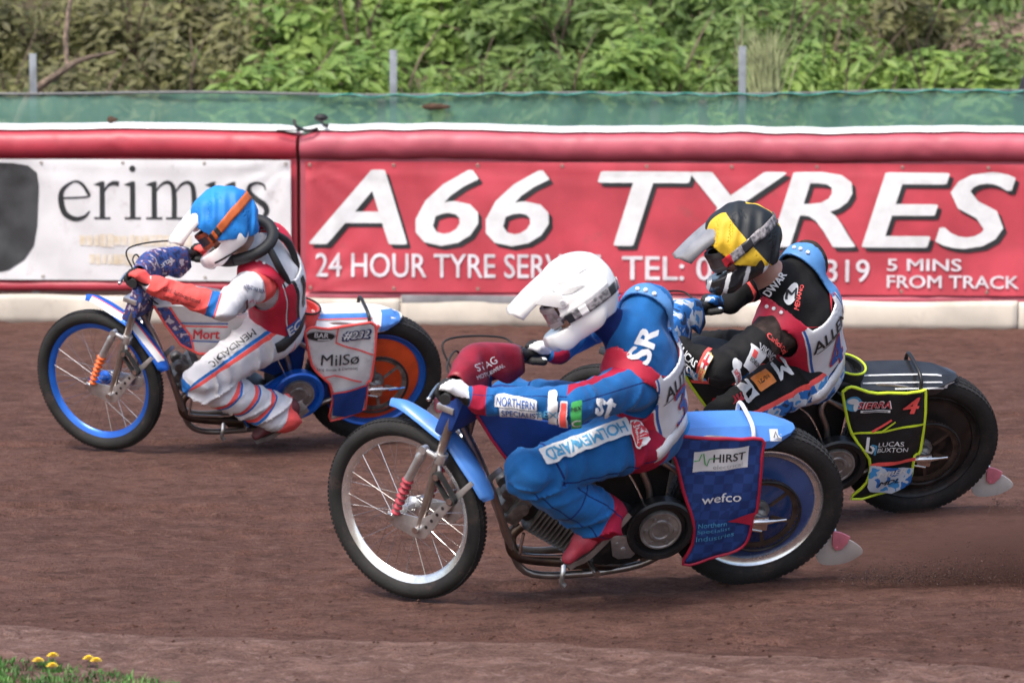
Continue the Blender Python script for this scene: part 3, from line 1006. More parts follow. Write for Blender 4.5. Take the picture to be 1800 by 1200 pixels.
# fallen branch at the left, pale grass tuft at the right
bz = lambda px, py, y: ((px - 900) * y / 6750, y, 2.48 - (py + 114) * y / 6750)
br = MB()
br.tube([bz(60, 158, 27.3), bz(105, 128, 27.3), bz(145, 104, 27.35), bz(205, 90, 27.4)], [.030, .026, .02, .010], 8, smooth=5)
br.tube([bz(120, 120, 27.32), bz(118, 60, 27.5), bz(128, -10, 27.7)], [.018, .02, .016], 7, smooth=4)
br.tube([bz(60, 158, 27.3), bz(40, 190, 27.3), bz(25, 230, 27.3)], [.03, .03, .03], 7, smooth=4)
tag(br.build('bare_branch', BARK), 'bare grey brown branch leaning above the netting at the left', 'branch')
V = []; F = []
r = np.random.default_rng(3)
for k in range(170):
    a = r.uniform(-1, 1); h = r.uniform(.28, .58)
    p = np.array(bz(1345 + r.normal(0, 14), 150, 27.55)) + (0, r.uniform(-.1, .1), -.1)
    tip = p + np.array([a * .22, r.uniform(-.1, .1), h]); e = np.array([.005, 0, 0])
    mid = (p + tip) / 2 + np.array([-a * .03, 0, .06])
    k0 = len(V)
    V += [p - e, p + e, mid + e, mid - e, tip]; F += [(k0, k0 + 1, k0 + 2, k0 + 3), (k0 + 3, k0 + 2, k0 + 4)]
tuft = empty('grass_tuft', Matrix.Translation((0, 0, 0)), 'pale dry grass tuft standing out among the bushes right of the right post', 'grass')
make_obj('blades', V, F, mat('pale_grass', (.30, .33, .16), .7, var=.3), tuft, angle=180, normals=False)

# ================================================================== SPEEDWAY MOTORCYCLES
# bike space: origin at the rear axle, x forward, y to the rider's left, z up in the plane of the bike
WB, RF, TF, RR, TR = 1.373, .352, .034, .348, .058
RAKE = rad(9)
S_AX = np.array([-math.sin(RAKE), 0, math.cos(RAKE)])
CST = np.array([WB - .06, 0, RF - RR])

RUBBER = mat('tyre_rubber', (0.013, 0.012, 0.012), 0.8, var=0.25, vscale=10, dirt=0.16, dirtscale=7, bump=0.25, bscale=90)
ALU = mat('brushed_alloy', (0.62, 0.62, 0.62), 0.33, metal=0.85, var=0.12, vscale=30, dirt=0.12)
BRALU = mat('bright_rim_alloy', (0.82, 0.82, 0.82), 0.24, metal=0.85, var=0.08, vscale=30, dirt=0.08)
STEEL = mat('polished_steel', (0.70, 0.69, 0.68), 0.2, metal=1.0, var=0.08)
TITAN = mat('warm_steel_tube', (0.42, 0.37, 0.34), 0.32, metal=0.9, var=0.15, dirt=0.2)
DARKM = mat('dark_metal', (0.03, 0.03, 0.032), 0.45, metal=0.5, var=0.3, vscale=20, dirt=0.3)
GUNM = mat('engine_grey', (0.24, 0.23, 0.22), 0.5, metal=0.6, var=0.3, vscale=25, dirt=0.15)
EXHM = mat('burnt_exhaust', (0.16, 0.115, 0.085), 0.35, metal=0.9, col2=(0.07, 0.055, 0.06), vscale=12, dirt=0.2)
BLACKP = mat('black_plastic', (0.014, 0.014, 0.015), 0.4, var=0.2, dirt=0.18)
BLACKR = mat('black_rubber', (0.018, 0.018, 0.018), 0.75, var=0.2)
PINK = mat('pink_plastic', (0.75, 0.22, 0.28), 0.5, var=0.1)
OFFW = mat('offwhite_plastic', (0.66, 0.62, 0.58), 0.45, var=0.06, dirt=0.12)
WHITEP = mat('white_plastic', (0.80, 0.80, 0.80), 0.35, var=0.03, coat=0.3, dirt=0.06)
RUST = mat('chainring_brown', (0.10, 0.075, 0.06), 0.5, metal=0.6, var=0.25, dirt=0.3)
ORANGE = mat('fluo_orange', (0.85, 0.10, 0.035), 0.5, var=0.06)
LIME = mat('lime_piping', (0.62, 0.80, 0.04), 0.5, var=0.06)
REDP = mat('red_print', (0.55, 0.02, 0.035), 0.5, var=0.08)
BLUEP = mat('blue_print', (0.02, 0.10, 0.36), 0.5, var=0.08)
GREENP = mat('green_print', (0.06, 0.42, 0.10), 0.5)
SKYP = mat('sky_print', (0.08, 0.35, 0.60), 0.5)
NAVYP = mat('navy_print', (0.015, 0.03, 0.11), 0.5)
GOLDP = mat('gold_print', (0.62, 0.40, 0.16), 0.5)
ORP = mat('orange_print', (0.85, 0.25, 0.04), 0.5)
SILVP = mat('silver_print', (0.42, 0.42, 0.44), 0.4, var=.2)

def camo_material(name, cols, scale, rough=0.6):
    m = bpy.data.materials.new(name); m.use_nodes = True
    N = m.node_tree.nodes; L = m.node_tree.links
    tc = N.new('ShaderNodeTexCoord'); nz = N.new('ShaderNodeTexNoise')
    nz.inputs['Scale'].default_value = scale; nz.inputs['Detail'].default_value = 2.5
    L.new(tc.outputs['Object'], nz.inputs['Vector'])
    cr = N.new('ShaderNodeValToRGB'); cr.color_ramp.interpolation = 'CONSTANT'
    e = cr.color_ramp.elements
    for i, c in enumerate(cols):
        pos = 0 if i == 0 else .40 + .2 * (i - 1) / max(1, len(cols) - 2)
        el = e[i] if i < 2 else e.new(pos)
        el.position = pos; el.color = (*c, 1)
    L.new(nz.outputs['Fac'], cr.inputs[0]); L.new(cr.outputs[0], N['Principled BSDF'].inputs['Base Color'])
    N['Principled BSDF'].inputs['Roughness'].default_value = rough
    return m
CAMO = camo_material('blue_camouflage', [(0.012, 0.035, 0.10), (0.02, 0.16, 0.50), (0.52, 0.58, 0.66), (.05, .28, .62)], 13)
STARS = camo_material('busy_blue_orange_print', [(0.015, 0.025, 0.10), (0.03, 0.08, 0.30), (0.10, 0.05, 0.13), (0.50, 0.46, 0.54)], 30)

def checker_material(name, c1, c2, s):
    m = bpy.data.materials.new(name); m.use_nodes = True
    N = m.node_tree.nodes; L = m.node_tree.links
    tc = N.new('ShaderNodeTexCoord'); ck = N.new('ShaderNodeTexChecker')
    ck.inputs['Scale'].default_value = s; ck.inputs['Color1'].default_value = (*c1, 1); ck.inputs['Color2'].default_value = (*c2, 1)
    L.new(tc.outputs['Object'], ck.inputs['Vector'])
    L.new(ck.outputs[0], N['Principled BSDF'].inputs['Base Color'])
    N['Principled BSDF'].inputs['Roughness'].default_value = .75
    return m

def ring_profile(R, t, flat=1.0, n=20):
    return [(R - t + t * math.cos(2 * math.pi * i / n), flat * t * math.sin(2 * math.pi * i / n)) for i in range(n)]

# shared wheel shapes
def front_tyre():
    m = MB(); m.lathe(ring_profile(RF, TF, 1.05, 18), n=96, closed=True)
    for k in range(120):                        # block tread
        a = 2 * math.pi * k / 120
        d = np.array([math.cos(a), 0, math.sin(a)]); t = np.array([-math.sin(a), 0, math.cos(a)])
        for y, dr in ((-.018, -.0045), (0, .0), (.018, -.0045)):
            a2 = a + (.5 * 2 * math.pi / 120 if y == 0 else 0)
            d2 = np.array([math.cos(a2), 0, math.sin(a2)]); t2 = np.array([-math.sin(a2), 0, math.cos(a2)])
            m.box(d2 * (RF + dr) + np.array([0, y, 0]), (.011, .012, .003), np.stack([t2, [0, 1, 0], d2], 1))
    return m
def rear_tyre():
    prof = [(RR - .004 - .0 * abs(y), y) for y in np.linspace(-.044, .044, 7)]
    prof = [(RR - .006 - 2.6 * y * y, y) for y in np.linspace(-.046, .046, 9)]
    side = [(RR - .035, .056), (RR - .062, .055), (RR - .082, .044)]
    prof = [(r, -y) for r, y in side[::-1]] + prof + side
    prof = prof + [(RR - .088, .03), (RR - .088, -.03)]
    m = MB(); m.lathe(prof, n=110, closed=True)
    for k in range(84):
        for y, dr, off in ((-.038, -.0045, 0), (-.013, .0, .5), (.013, .0, 0), (.038, -.0045, .5)):
            a = 2 * math.pi * (k + off) / 84
            d = np.array([math.cos(a), 0, math.sin(a)]); t = np.array([-math.sin(a), 0, math.cos(a)])
            m.box(d * (RR - .0065 + dr) + np.array([0, y, 0]), (.017, .018, .006), np.stack([t, [0, 1, 0], d], 1))
    return m
_shared = {}
def shared_mesh(key, maker, mats, angle=40):
    if key not in _shared:
        o = maker().build(key, mats, angle=angle)
        me = o.data; bpy.data.objects.remove(o)
        _shared[key] = me
    return _shared[key]

def make_bike(cfg):
    O, MP, steer = np.array(cfg['O']), np.array(cfg['MP']), cfg['steer']
    M4 = Matrix([[*MP[0], O[0]], [*MP[1], O[1]], [*MP[2], O[2]], [0, 0, 0, 1]])
    root = empty('speedway_motorcycle', M4, cfg['label'], 'motorcycle', 'racing speedway motorcycles')
    Rs = rot_axis(S_AX, -steer)
    St = lambda p: CST + Rs @ (np.array(p) - CST)
    body, accent, pipe = cfg['body'], cfg['accent'], cfg['piping']
    M_st = Matrix([[*Rs[0], 0], [*Rs[1], 0], [*Rs[2], 0], [0, 0, 0, 1]])
    axF = St((WB, 0, RF - RR))

    # ---- front wheel
    fw = bpy.data.objects.new('front_wheel', shared_mesh('front_tyre', front_tyre, [RUBBER]))
    link(fw, root); fw.matrix_basis = Matrix.Translation(axF) @ M_st @ Matrix.Rotation(cfg['spin'], 4, 'Y')
    rim = MB().lathe([(.303, -.022), (.310, -.019), (.310, .019), (.303, .022), (.296, .017), (.270, .014), (.260, 0), (.270, -.014), (.296, -.017)], n=96, closed=True)
    rim.build('rim', cfg['frim'], fw, angle=50)
    hub = MB().lathe([(.0, -.075), (.012, -.075), (.014, -.05), (.034, -.05), (.036, -.042), (.022, -.034), (.019, 0), (.022, .034), (.036, .042), (.034, .05), (.014, .05), (.012, .088), (.0, .088)], n=28)
    hub.build('hub', cfg.get('hub', ALU), fw)
    sp = MB().cyl((0, 0, 0), (0, 0, 1), .0011, n=5)
    o = sp.build('spoke', STEEL); spm = o.data; bpy.data.objects.remove(o)
    for k in range(36):
        a = 2 * math.pi * k / 36; side = 1 if k % 2 else -1; tw = 1 if (k // 2) % 2 else -1
        p0 = np.array([.034 * math.cos(a + tw * 1.15), side * .046, .034 * math.sin(a + tw * 1.15)])
        p1 = np.array([.266 * math.cos(a), side * .004, .266 * math.sin(a)])
        so = bpy.data.objects.new('spoke', spm); link(so, fw)
        q = Vector(p1 - p0).to_track_quat('Z', 'Y')
        so.matrix_basis = Matrix.Translation(p0) @ q.to_matrix().to_4x4() @ Matrix.Diagonal((1, 1, float(np.linalg.norm(p1 - p0)), 1))

    # ---- front fork with leading links
    for sy in (1, -1):
        f = MB().tube([(1.252, sy * .085, -.004), (1.218, sy * .085, .24), (1.183, sy * .072, .50), (1.165, sy * .072, .63)], [.0165, .0165, .019, .019], 14)
        f.xf(St); f.build('fork_leg', TITAN, root)
    y_ = MB()
    for (x, z) in ((1.205, .505), (1.18, .615)):
        y_.box((x, 0, z), (.075, .20, .024))
    y_.cyl((1.222, 0, .47), (1.196, 0, .65), .024)
    y_.xf(St); y_.build('yoke', ALU, root, bevel=.004)
    linkpoly = [(1.392, .018), (1.388, -.018), (1.355, -.030), (1.262, -.040), (1.215, -.028), (1.190, .01), (1.137, .112), (1.038, .259), (1.055, .268), (1.146, .150), (1.205, .075), (1.242, .045), (1.33, .034)]
    for sy in (1, -1):
        lk = MB(); lk.prism(linkpoly, lambda a, b, y: St((a, y, b)), sy * .092, sy * .099)
        lo_ = lk.build('link_plate', ALU, root, bevel=.0015)
        for (x, z, r) in ((1.252, -.004, .013), (1.373, .004, .015), (1.115, .165, .010)):
            MB().cyl(St((x, sy * .086, z)), St((x, sy * .115, z)), r, n=12).build('bolt', STEEL, lo_)
        for k in range(4):
            t = k / 3
            MB().cyl(St((1.215 - .06 * t, sy * .0995, .02 + .10 * t)), St((1.215 - .06 * t, sy * .1005, .02 + .10 * t)), .007, n=10).build('hole', DARKM, lo_)
    # rubber band suspension loop
    for sy in (1, -1):
        ub = MB()
        a, c = np.array([1.185, .245]), np.array([1.111, .175])
        d = nrm(c - a); nn = np.array([-d[1], d[0]])
        loop = []
        for k in range(9):
            an = math.pi * k / 8
            loop.append(a + .019 * (math.cos(an) * nn - math.sin(an) * d))
        for k in range(9):
            an = math.pi * k / 8
            loop.append(c + .019 * (-math.cos(an) * nn + math.sin(an) * d))
        inner = [(a + c) / 2 + (p - (a + c) / 2) * .62 for p in loop]
        n = len(loop)
        V = [St((p[0], sy * .104, p[1])) for p in loop] + [St((p[0], sy * .104, p[1])) for p in inner] + [St((p[0], sy * .128, p[1])) for p in loop] + [St((p[0], sy * .128, p[1])) for p in inner]
        F = []
        for k in range(n):
            j = (k + 1) % n
            F += [(k, j, n + j, n + k), (2 * n + k, 3 * n + k, 3 * n + j, 2 * n + j), (k, 2 * n + k, 2 * n + j, j), (n + k, n + j, 3 * n + j, 3 * n + k)]
        ub.add(V, F); bo = ub.build('rubber_band', BLACKR, root)
        for p in (a, c):
            MB().cyl(St((p[0], sy * .10, p[1])), St((p[0], sy * .134, p[1])), .0125, n=14).build('pin', STEEL, bo)
        br = MB().tube([St((1.205, sy * .09, .30)), St((1.185, sy * .104, .245))], .008, 8)
        br.build('bracket', ALU, root)
        # damper: rubber gaiter below, alloy body above, clamp on the fork leg
        dm = MB(); p0, p1, p2, p3 = [np.array(q) for q in ((1.348, sy * .112, .030), (1.312, sy * .112, .185), (1.272, sy * .112, .295), (1.262, sy * .112, .325))]
        dm.tube([St(p1), St(p1 + (p2 - p1) * .9)], .017, 16).tube([St(p1 + (p2 - p1) * .9), St(p2), St(p3)], [.019, .019, .011], 16)
        dm.cyl(St(p0 + (p0 - p1) * .08), St(p1 + (p2 - p1) * .1), .011, n=10)
        dm.cyl(St(p3 + (0, -sy * .014, 0)), St(p3 + (0, sy * .014, 0)), .016, n=16)
        dam = dm.build('damper', ALU, root)
        g = MB(); ks = 45
        g.tube([St(p0 + (p1 - p0) * i / (ks - 1)) for i in range(ks)], [(.0165 + .0055 * math.sin(i / (ks - 1) * 2 * math.pi * 6.5)) * (0.82 + .25 * i / ks) for i in range(ks)], 18)
        g.build('gaiter', cfg['gaiter'], dam)
        cl = MB().tube([St(p3), St((1.212, sy * .098, .308))], [.011, .013], 10)
        cl.cyl(St((1.203, sy * .085, .285)), St((1.198, sy * .085, .325)), .024, n=18)
        cl.build('clamp', ALU, dam, bevel=.001)

    # ---- front mudguard in two pieces
    def guard(name, pts, ws, m, drop=.022, thick=.004, tipround=True):
        P = catmull([np.array([p[0], 0, p[1]]) for p in pts], 7); k = len(P)
        W = np.interp(np.linspace(0, 1, k), np.linspace(0, 1, len(ws)), ws)
        V = []; F = []; nn = 9
        for i in range(k):
            t = nrm(P[min(i + 1, k - 1)] - P[max(i - 1, 0)]); up = np.array([-t[2], 0, t[0]])
            if up[2] < 0: up = -up
            for side in (0, 1):
                for j in range(nn):
                    u = -1 + 2 * j / (nn - 1)
                    V.append(St(P[i] + np.array([0, u * W[i], 0]) - up * (drop * abs(u) ** 2.2 + side * thick)))
        for i in range(k - 1):
            for j in range(nn - 1):
                a = i * 2 * nn + j
                F += [(a, a + 1, a + 2 * nn + 1, a + 2 * nn), (a + nn, a + 3 * nn, a + 3 * nn + 1, a + nn + 1)]
            a = i * 2 * nn
            F += [(a, a + 2 * nn, a + 3 * nn, a + nn), (a + nn - 1, a + 2 * nn - 1, a + 4 * nn - 1, a + 3 * nn - 1)]
        for a in (0, (k - 1) * 2 * nn):
            F += [(a + j, a + j + 1, a + nn + j + 1, a + nn + j) for j in range(nn - 1)]
        return MB().add(V, F).build(name, m, root, angle=60)
    fg = guard('front_mudguard', [(1.502, .415), (1.44, .425), (1.36, .412), (1.28, .388), (1.225, .372)], [.018, .036, .046, .050, .050], cfg['fguard'])
    rg = guard('front_mudguard', [(1.235, .385), (1.18, .350), (1.12, .302), (1.065, .255), (1.018, .205), (1.005, .185)], [.046, .052, .054, .052, .046, .030], cfg['fguard'])
    if cfg.get('fguard_stripe'):
        for g_, (a, b) in ((fg, (1.45, 1.28)), (rg, (1.20, 1.06))):
            q = Print(bvh_of(g_), .02)
            c = np.array([(a + b) / 2, 0, .39 if g_ is fg else .30])
            # stripe along the left flank of the guard
            d = nrm(St((b, .02, .39)) - St((a, .02, .42))) if g_ is fg else nrm(St((b, .02, .26)) - St((a, .02, .36)))
            n_ = nrm(Rs @ np.array([0, .6, .7]))
            q.put(rect2d(.20, .034), St(c + (0, .03, 0)), n_, np.cross(d, n_) * -1, cfg['fguard_stripe'][0])
            q.put(rect2d(.20, .006), St(c + (0, .012, 0.01)), n_, np.cross(d, n_) * -1, cfg['fguard_stripe'][1])
            q.build('stripe', g_)
    # cloth shroud over the head of the fork
    shp = [(1.250, .395), (1.205, .385), (1.165, .43), (1.130, .56), (1.135, .650), (1.195, .640), (1.215, .53)]
    sh = MB()
    sh.prism(shp, lambda a, b, y: St((a, y, b)), -.092, .092)
    sh.build('fork_shroud', cfg['shroud'], root, bevel=.018)

    # ---- handlebar
    gl, gr = np.array(cfg['gripL']), np.array(cfg['gripR'])
    mid = St((1.165, 0, .655))
    ax = nrm(gl - gr)
    swL = nrm(ax + Rs @ np.array([-.35, 0, -.05])); swR = nrm(-ax + Rs @ np.array([-.35, 0, -.05]))
    path = [gl + swL * .065, gl, gl - swL * .07, (mid + gl) / 2 + (0, 0, -.02) + Rs @ np.array([.05, 0, 0]) * .6, mid + ax * .045, mid - ax * .045, (mid + gr) / 2 + (0, 0, -.02) + Rs @ np.array([.05, 0, 0]) * .6, gr - swR * .07, gr, gr + swR * .065]
    hb = MB().tube(path, .0112, 12, smooth=5)
    bar = hb.build('handlebar', STEEL, root)
    for g_, sw in ((gl, swL), (gr, swR)):
        gp = MB().tube([g_ - sw * .062, g_ + sw * .066], .0165, 16).tube([g_ + sw * .062, g_ + sw * .070], .021, 16)
        gp.build('grip', BLACKR, bar)
    fwd = Rs @ np.array([1., 0, 0]); upv = MP.T @ np.array([0, 0, 1.])
    lev = MB(); b0 = gl - swL * .075
    lev.tube([b0, b0 + fwd * .03 - upv * .0, b0 + fwd * .055 + swL * .05, b0 + fwd * .060 + swL * .12, b0 + fwd * .058 + swL * .185], [.010, .010, .0065, .006, .006], 9, smooth=4)
    lev.ell(b0 + fwd * .058 + swL * .188, (.009, .009, .009), n=12, m=8)
    lev.cyl(b0 - swL * .012, b0 + swL * .014, .019, n=14)
    lev.build('clutch_lever', STEEL, bar)
    thr = MB(); b1 = gr - swR * .085
    thr.cyl(b1 - swR * .02, b1 + swR * .025, .024, n=16).box(b1 + fwd * .02 + upv * .012, (.05, .04, .03), np.stack([nrm(np.cross(fwd, upv)), fwd, upv], 1))
    thr.build('throttle_housing', BLACKP, bar, bevel=.004)
    cab = MB(); cab2 = MB()
    cab.tube([b1 + upv * .01, b1 + fwd * .09 + upv * .035, mid + fwd * .13 + upv * .06, mid + fwd * .10 - upv * .04, St((1.13, .03, .50))], .0042, 7, smooth=8)
    cab2.tube([b0, b0 + fwd * .05 - swL * .06 + upv * .03, mid + fwd * .07 + upv * .035, St((1.14, .02, .52)), (.98, .05, .40)], .004, 7, smooth=8)
    cab.build('cable', BLACKR, bar); cab2.build('cable', BLACKR, bar)
    # padded cloth cover over the bar
    bc = MB(); K = 21; nn = 13; V = []; F = []
    e0, e1 = gl - swL * .085, gr - swR * .10
    crest = [e0, (e0 + mid) / 2 + upv * .01, mid + upv * .03, (mid + e1) / 2 + upv * .015, e1]
    cr = catmull(crest, 5)
    for i, p in enumerate(cr):
        u = i / (len(cr) - 1)
        t = nrm(cr[min(i + 1, len(cr) - 1)] - cr[max(i - 1, 0)])
        fw_ = nrm(np.cross(t, upv)); up2 = np.cross(fw_, t)
        if np.dot(fw_, fwd) < 0: fw_ = -fw_
        R_ = .034 + .024 * math.sin(math.pi * u) ** .7
        Ld = .035 + .060 * (.5 + .5 * math.sin(u * 9.0)) * (math.sin(math.pi * u) + .15) + .02
        for j in range(nn):
            a = -1 + 2 * j / (nn - 1)
            an = a * math.pi * .5
            drop = max(0, abs(a) - .55) / .45
            V.append(p + fw_ * R_ * math.sin(an) * (1 + .12 * math.sin(u * 20 + j)) + up2 * (R_ * math.cos(an) - drop * Ld))
    k = len(cr)
    for i in range(k - 1):
        for j in range(nn - 1):
            F.append((i * nn + j, i * nn + j + 1, (i + 1) * nn + j + 1, (i + 1) * nn + j))
    bc.add(V, F)
    cov = bc.build('bar_cover', cfg['barcover'], bar, angle=80, normals=False)
    so = cov.modifiers.new('thickness', 'SOLIDIFY'); so.thickness = .005; so.offset = 0
    if cfg.get('bartext'):
        q = Print(bvh_of(cov), .012)
        nrm_cam = nrm(MP.T @ np.array([0, -1, .25])); rgt = MP.T @ np.array([1, 0, 0.])
        c = (e0 * .48 + e1 * .52)
        upd = np.cross(nrm_cam, nrm(e1 - e0))
        for dy, txt, h, m in cfg['bartext']:
            q.text(txt, c + nrm(upd) * dy, nrm_cam, upd, h, m, bold=.02)
        q.build('lettering', bar)

    # ---- frame
    fr = MB()
    fr.tube([(1.20, 0, .47), (1.02, 0, .40), (.80, 0, .35), (.60, 0, .33), (.46, 0, .30)], .021, 12, smooth=4)
    for sy in (1, -1):
        fr.tube([(1.195, sy * .02, .40), (1.08, sy * .06, .18), (.985, sy * .075, -.05), (.90, sy * .08, -.215), (.70, sy * .085, -.235), (.45, sy * .085, -.20), (.30, sy * .09, -.10), (.02, sy * .09, .0)], .0145, 10, smooth=5)
        fr.tube([(.46, sy * .05, .30), (.50, sy * .075, .235), (.455, sy * .085, .11), (.44, sy * .085, -.18)], .0135, 10, smooth=5)
        fr.tube([(.52, sy * .05, .30), (.40, sy * .08, .24), (.20, sy * .095, .10), (.0, sy * .095, .0)], .012, 10, smooth=5)
        fr.tube([(.44, sy * .05, .32), (.25, sy * .08, .36), (.06, sy * .09, .33)], .009, 8, smooth=4)
    fr.build('frame', TITAN, root)
    rod = MB().tube([(.64, .10, .29), (.56, .115, .23), (.495, .12, .12), (.48, .12, .07)], .004, 7, smooth=5)
    rod.build('control_cable', STEEL, root)

    # ---- tank under its cloth cover
    tp = [(1.165, .492), (1.10, .392), (1.02, .288), (.93, .238), (.86, .235), (.73, .275), (.63, .345), (.66, .40), (.80, .452), (1.03, .50)]
    tk = MB(); tk.prism(tp, lambda a, b, y: np.array([a, y * (.72 + .28 * min(1, max(0, (1.18 - a) / .2))), b]), -.125, .125)
    tank = tk.build('tank_cover', cfg['tank'], root, bevel=.014)
    pp = MB(); loop = [np.array([a, .128 * (.72 + .28 * min(1, max(0, (1.18 - a) / .2))), b]) for a, b in tp[:5]]
    pp.tube(loop, .006, 8)
    pp.build('piping', pipe, tank)
    if cfg.get('tank_print'):
        q = Print(bvh_of(tank), .03, .001)
        for fn in cfg['tank_print']: fn(q)
        q.build('tank_print', tank)
    # ---- seat with hump
    se = MB(); V = []; F = []
    st_ = [(.70, .02, .385, .03), (.62, .07, .385, .045), (.50, .10, .38, .05), (.42, .10, .39, .055), (.385, .095, .405, .05), (.36, .085, .39, .05), (.352, .07, .37, .04)]
    for x, w, z, th in st_:
        for j in range(16):
            a = 2 * math.pi * j / 16
            V.append((x, w * np.sign(math.cos(a)) * abs(math.cos(a)) ** .6, z - th / 2 + th * .6 * np.sign(math.sin(a)) * abs(math.sin(a)) ** .7))
    for i in range(len(st_) - 1):
        for j in range(16): F.append((i * 16 + j, i * 16 + (j + 1) % 16, (i + 1) * 16 + (j + 1) % 16, (i + 1) * 16 + j))
    F += [tuple(range(16)), tuple((len(st_) - 1) * 16 + j for j in range(16))]
    seat = se.add(V, F).build('seat', cfg['seat'], root, angle=50)
    # padded cup behind the rider
    hp = MB(); nn = 20
    for (rr, zz) in ((.062, .315), (.072, .34), (.074, .405), (.070, .425), (.058, .425), (.052, .37)):
        for j in range(nn):
            a = 2 * math.pi * j / nn
            hp.v.append((.395 + rr * 1.0 * math.cos(a), .02 + rr * 1.05 * math.sin(a), zz + .01 * math.cos(a)))
    for i in range(5):
        for j in range(nn): hp.f.append((i * nn + j, i * nn + (j + 1) % nn, (i + 1) * nn + (j + 1) % nn, (i + 1) * nn + j)); hp.m.append(0)
    hp.f.append(tuple(5 * nn + j for j in range(nn))); hp.m.append(0)
    hump = hp.build('seat_hump', cfg['hump'], seat, angle=50)
    if cfg.get('hump_edge'):
        MB().tube([(.395 + .075 * math.cos(a), .02 + .079 * math.sin(a), 0.427 + .01 * math.cos(a)) for a in np.linspace(0, 2 * math.pi, 28)], .005, 7).build('hump_piping', cfg['hump_edge'], seat)

    # ---- engine, laid forward
    a0, a1 = np.array([.70, 0, -.075]), np.array([.915, 0, .045])
    ax_e = nrm(a1 - a0); up_e = np.cross(ax_e, [0, 1, 0]) * -1; Rm = np.stack([ax_e, [0, 1, 0], nrm(np.cross(ax_e, [0, 1, 0]))], 1)
    cy = MB().cyl(a0, a1, .062, n=24)
    eng = cy.build('cylinder', DARKM, root)
    fin_me = None
    for k in range(11):
        c = a0 + ax_e * (.015 + k * .019)
        fm = MB(); w = .185 - .002 * k; h = .175
        poly = rect2d(w, h, .03)[0]
        fm.prism([(p[0], p[1]) for p in poly], lambda a, b, y: np.array([y, a, b]), -.0032, .0032)
        if fin_me is None:
            o = fm.build('fin', GUNM); fin_me = o.data; bpy.data.objects.remove(o)
        fo = bpy.data.objects.new('fin', fin_me); link(fo, eng)
        s_ = 1 - .012 * k
        fo.matrix_basis = Matrix([[*(Rm[0]), c[0]], [*(Rm[1]), c[1]], [*(Rm[2]), c[2]], [0, 0, 0, 1]]) @ Matrix.Diagonal((1, s_, s_, 1))
    hd = MB(); c = a1 + ax_e * .035
    hd.box(c, (.06, .155, .15), Rm).box(c + ax_e * .042, (.045, .11, .11), Rm)
    for sy in (1, -1):
        hd.cyl(c + ax_e * .055 + np.array([0, sy * .02, .03]), c + ax_e * .055 + np.array([0, sy * .062, .03]), .028, n=16)
    hd.cyl(c + np.array([.0, .055, .0]), c + np.array([0, .09, .0]), .03, n=14)
    hd.build('cylinder_head', GUNM, root, bevel=.008)
    cc = MB().cyl((.62, -.085, -.115), (.62, .085, -.115), .118, n=40).cyl((.62, .085, -.115), (.62, .10, -.115), .09, .08, n=40)
    cc.box((.62, 0, -.215), (.20, .10, .05)).cyl((.45, -.07, -.01), (.45, .09, -.01), .085, n=30)
    cc.build('crankcase', DARKM, root, bevel=.004)
    cb = MB().cyl((.70, -.02, .07), (.60, -.02, .12), .03, n=18).cyl((.60, -.02, .12), (.55, -.02, .145), .042, .046, n=18).box((.64, -.02, .075), (.05, .05, .07))
    cb.build('carburettor', GUNM, root, bevel=.003)
    # exhaust
    ex = MB().tube([(.93, .045, -.03), (.962, .055, -.06), (.966, .065, -.095), (.945, .075, -.138), (.88, .085, -.158), (.70, .09, -.178), (.52, .06, -.215), (.40, -.06, -.225), (.25, -.15, -.20)], .0225, 16, smooth=6)
    exh = ex.build('exhaust_pipe', EXHM, root)
    MB().tube([(.27, -.15, -.20), (.22, -.16, -.19), (-.12, -.17, -.14), (-.16, -.17, -.135)], [.03, .05, .05, .03], 18).build('silencer', ALU, exh)
    stay = MB().tube([(.93, .10, -.03), (.935, .105, -.10), (.915, .105, -.125), (.74, .105, -.135), (.70, .105, -.10)], .0065, 8, smooth=4)
    stay.build('exhaust_stay', STEEL, exh)
    # primary drive and clutch
    pc = MB()
    c1, c2 = np.array([.62, -.09]), np.array([.413, -.006]); r1, r2 = .075, .128
    d = nrm(c2 - c1); base = math.atan2(d[1], d[0]); off = math.acos((r1 - r2) / np.linalg.norm(c2 - c1))
    oc = [c1 + r1 * np.array([math.cos(base + a), math.sin(base + a)]) for a in np.linspace(off, 2 * math.pi - off, 24)] + \
         [c2 + r2 * np.array([math.cos(base + a), math.sin(base + a)]) for a in np.linspace(-off, off, 30)]
    pc.prism([tuple(p) for p in oc], lambda a, b, y: np.array([a, y, b]), .098, .135)
    prim = pc.build('primary_cover', cfg['primary'], root, bevel=.010)
    ring = MB().lathe([(.128, .12), (.132, .15), (.124, .158), (.106, .155), (.100, .138), (.10, .12)], c=(.413, 0, -.006), n=56)
    ring.build('clutch_guard', cfg['primary'], prim)
    cl = MB().lathe([(.0, .152), (.03, .152), (.034, .156), (.044, .156), (.048, .150), (.070, .150), (.074, .154), (.080, .154), (.082, .146), (.082, .13)], c=(.413, 0, -.006), n=48)
    for k in range(6):
        a = 2 * math.pi * k / 6
        cl.cyl((.413 + .058 * math.cos(a), .15, -.006 + .058 * math.sin(a)), (.413 + .058 * math.cos(a), .158, -.006 + .058 * math.sin(a)), .007, n=10)
    cl.build('clutch', mat('clutch_plate', (.34, .31, .29), .45, metal=.6, var=.2, dirt=.35), prim)
    gp = MB(); gp.prism([(.602, -.042), (.592, -.026), (.54, -.028), (.512, -.05), (.498, -.112), (.512, -.128), (.562, -.132), (.585, -.118)], lambda a, b, y: np.array([a, y, b]), .136, .147)
    gp.cyl((.548, .147, -.09), (.548, .152, -.09), .012, n=12).cyl((.575, .147, -.06), (.575, .151, -.06), .006, n=8)
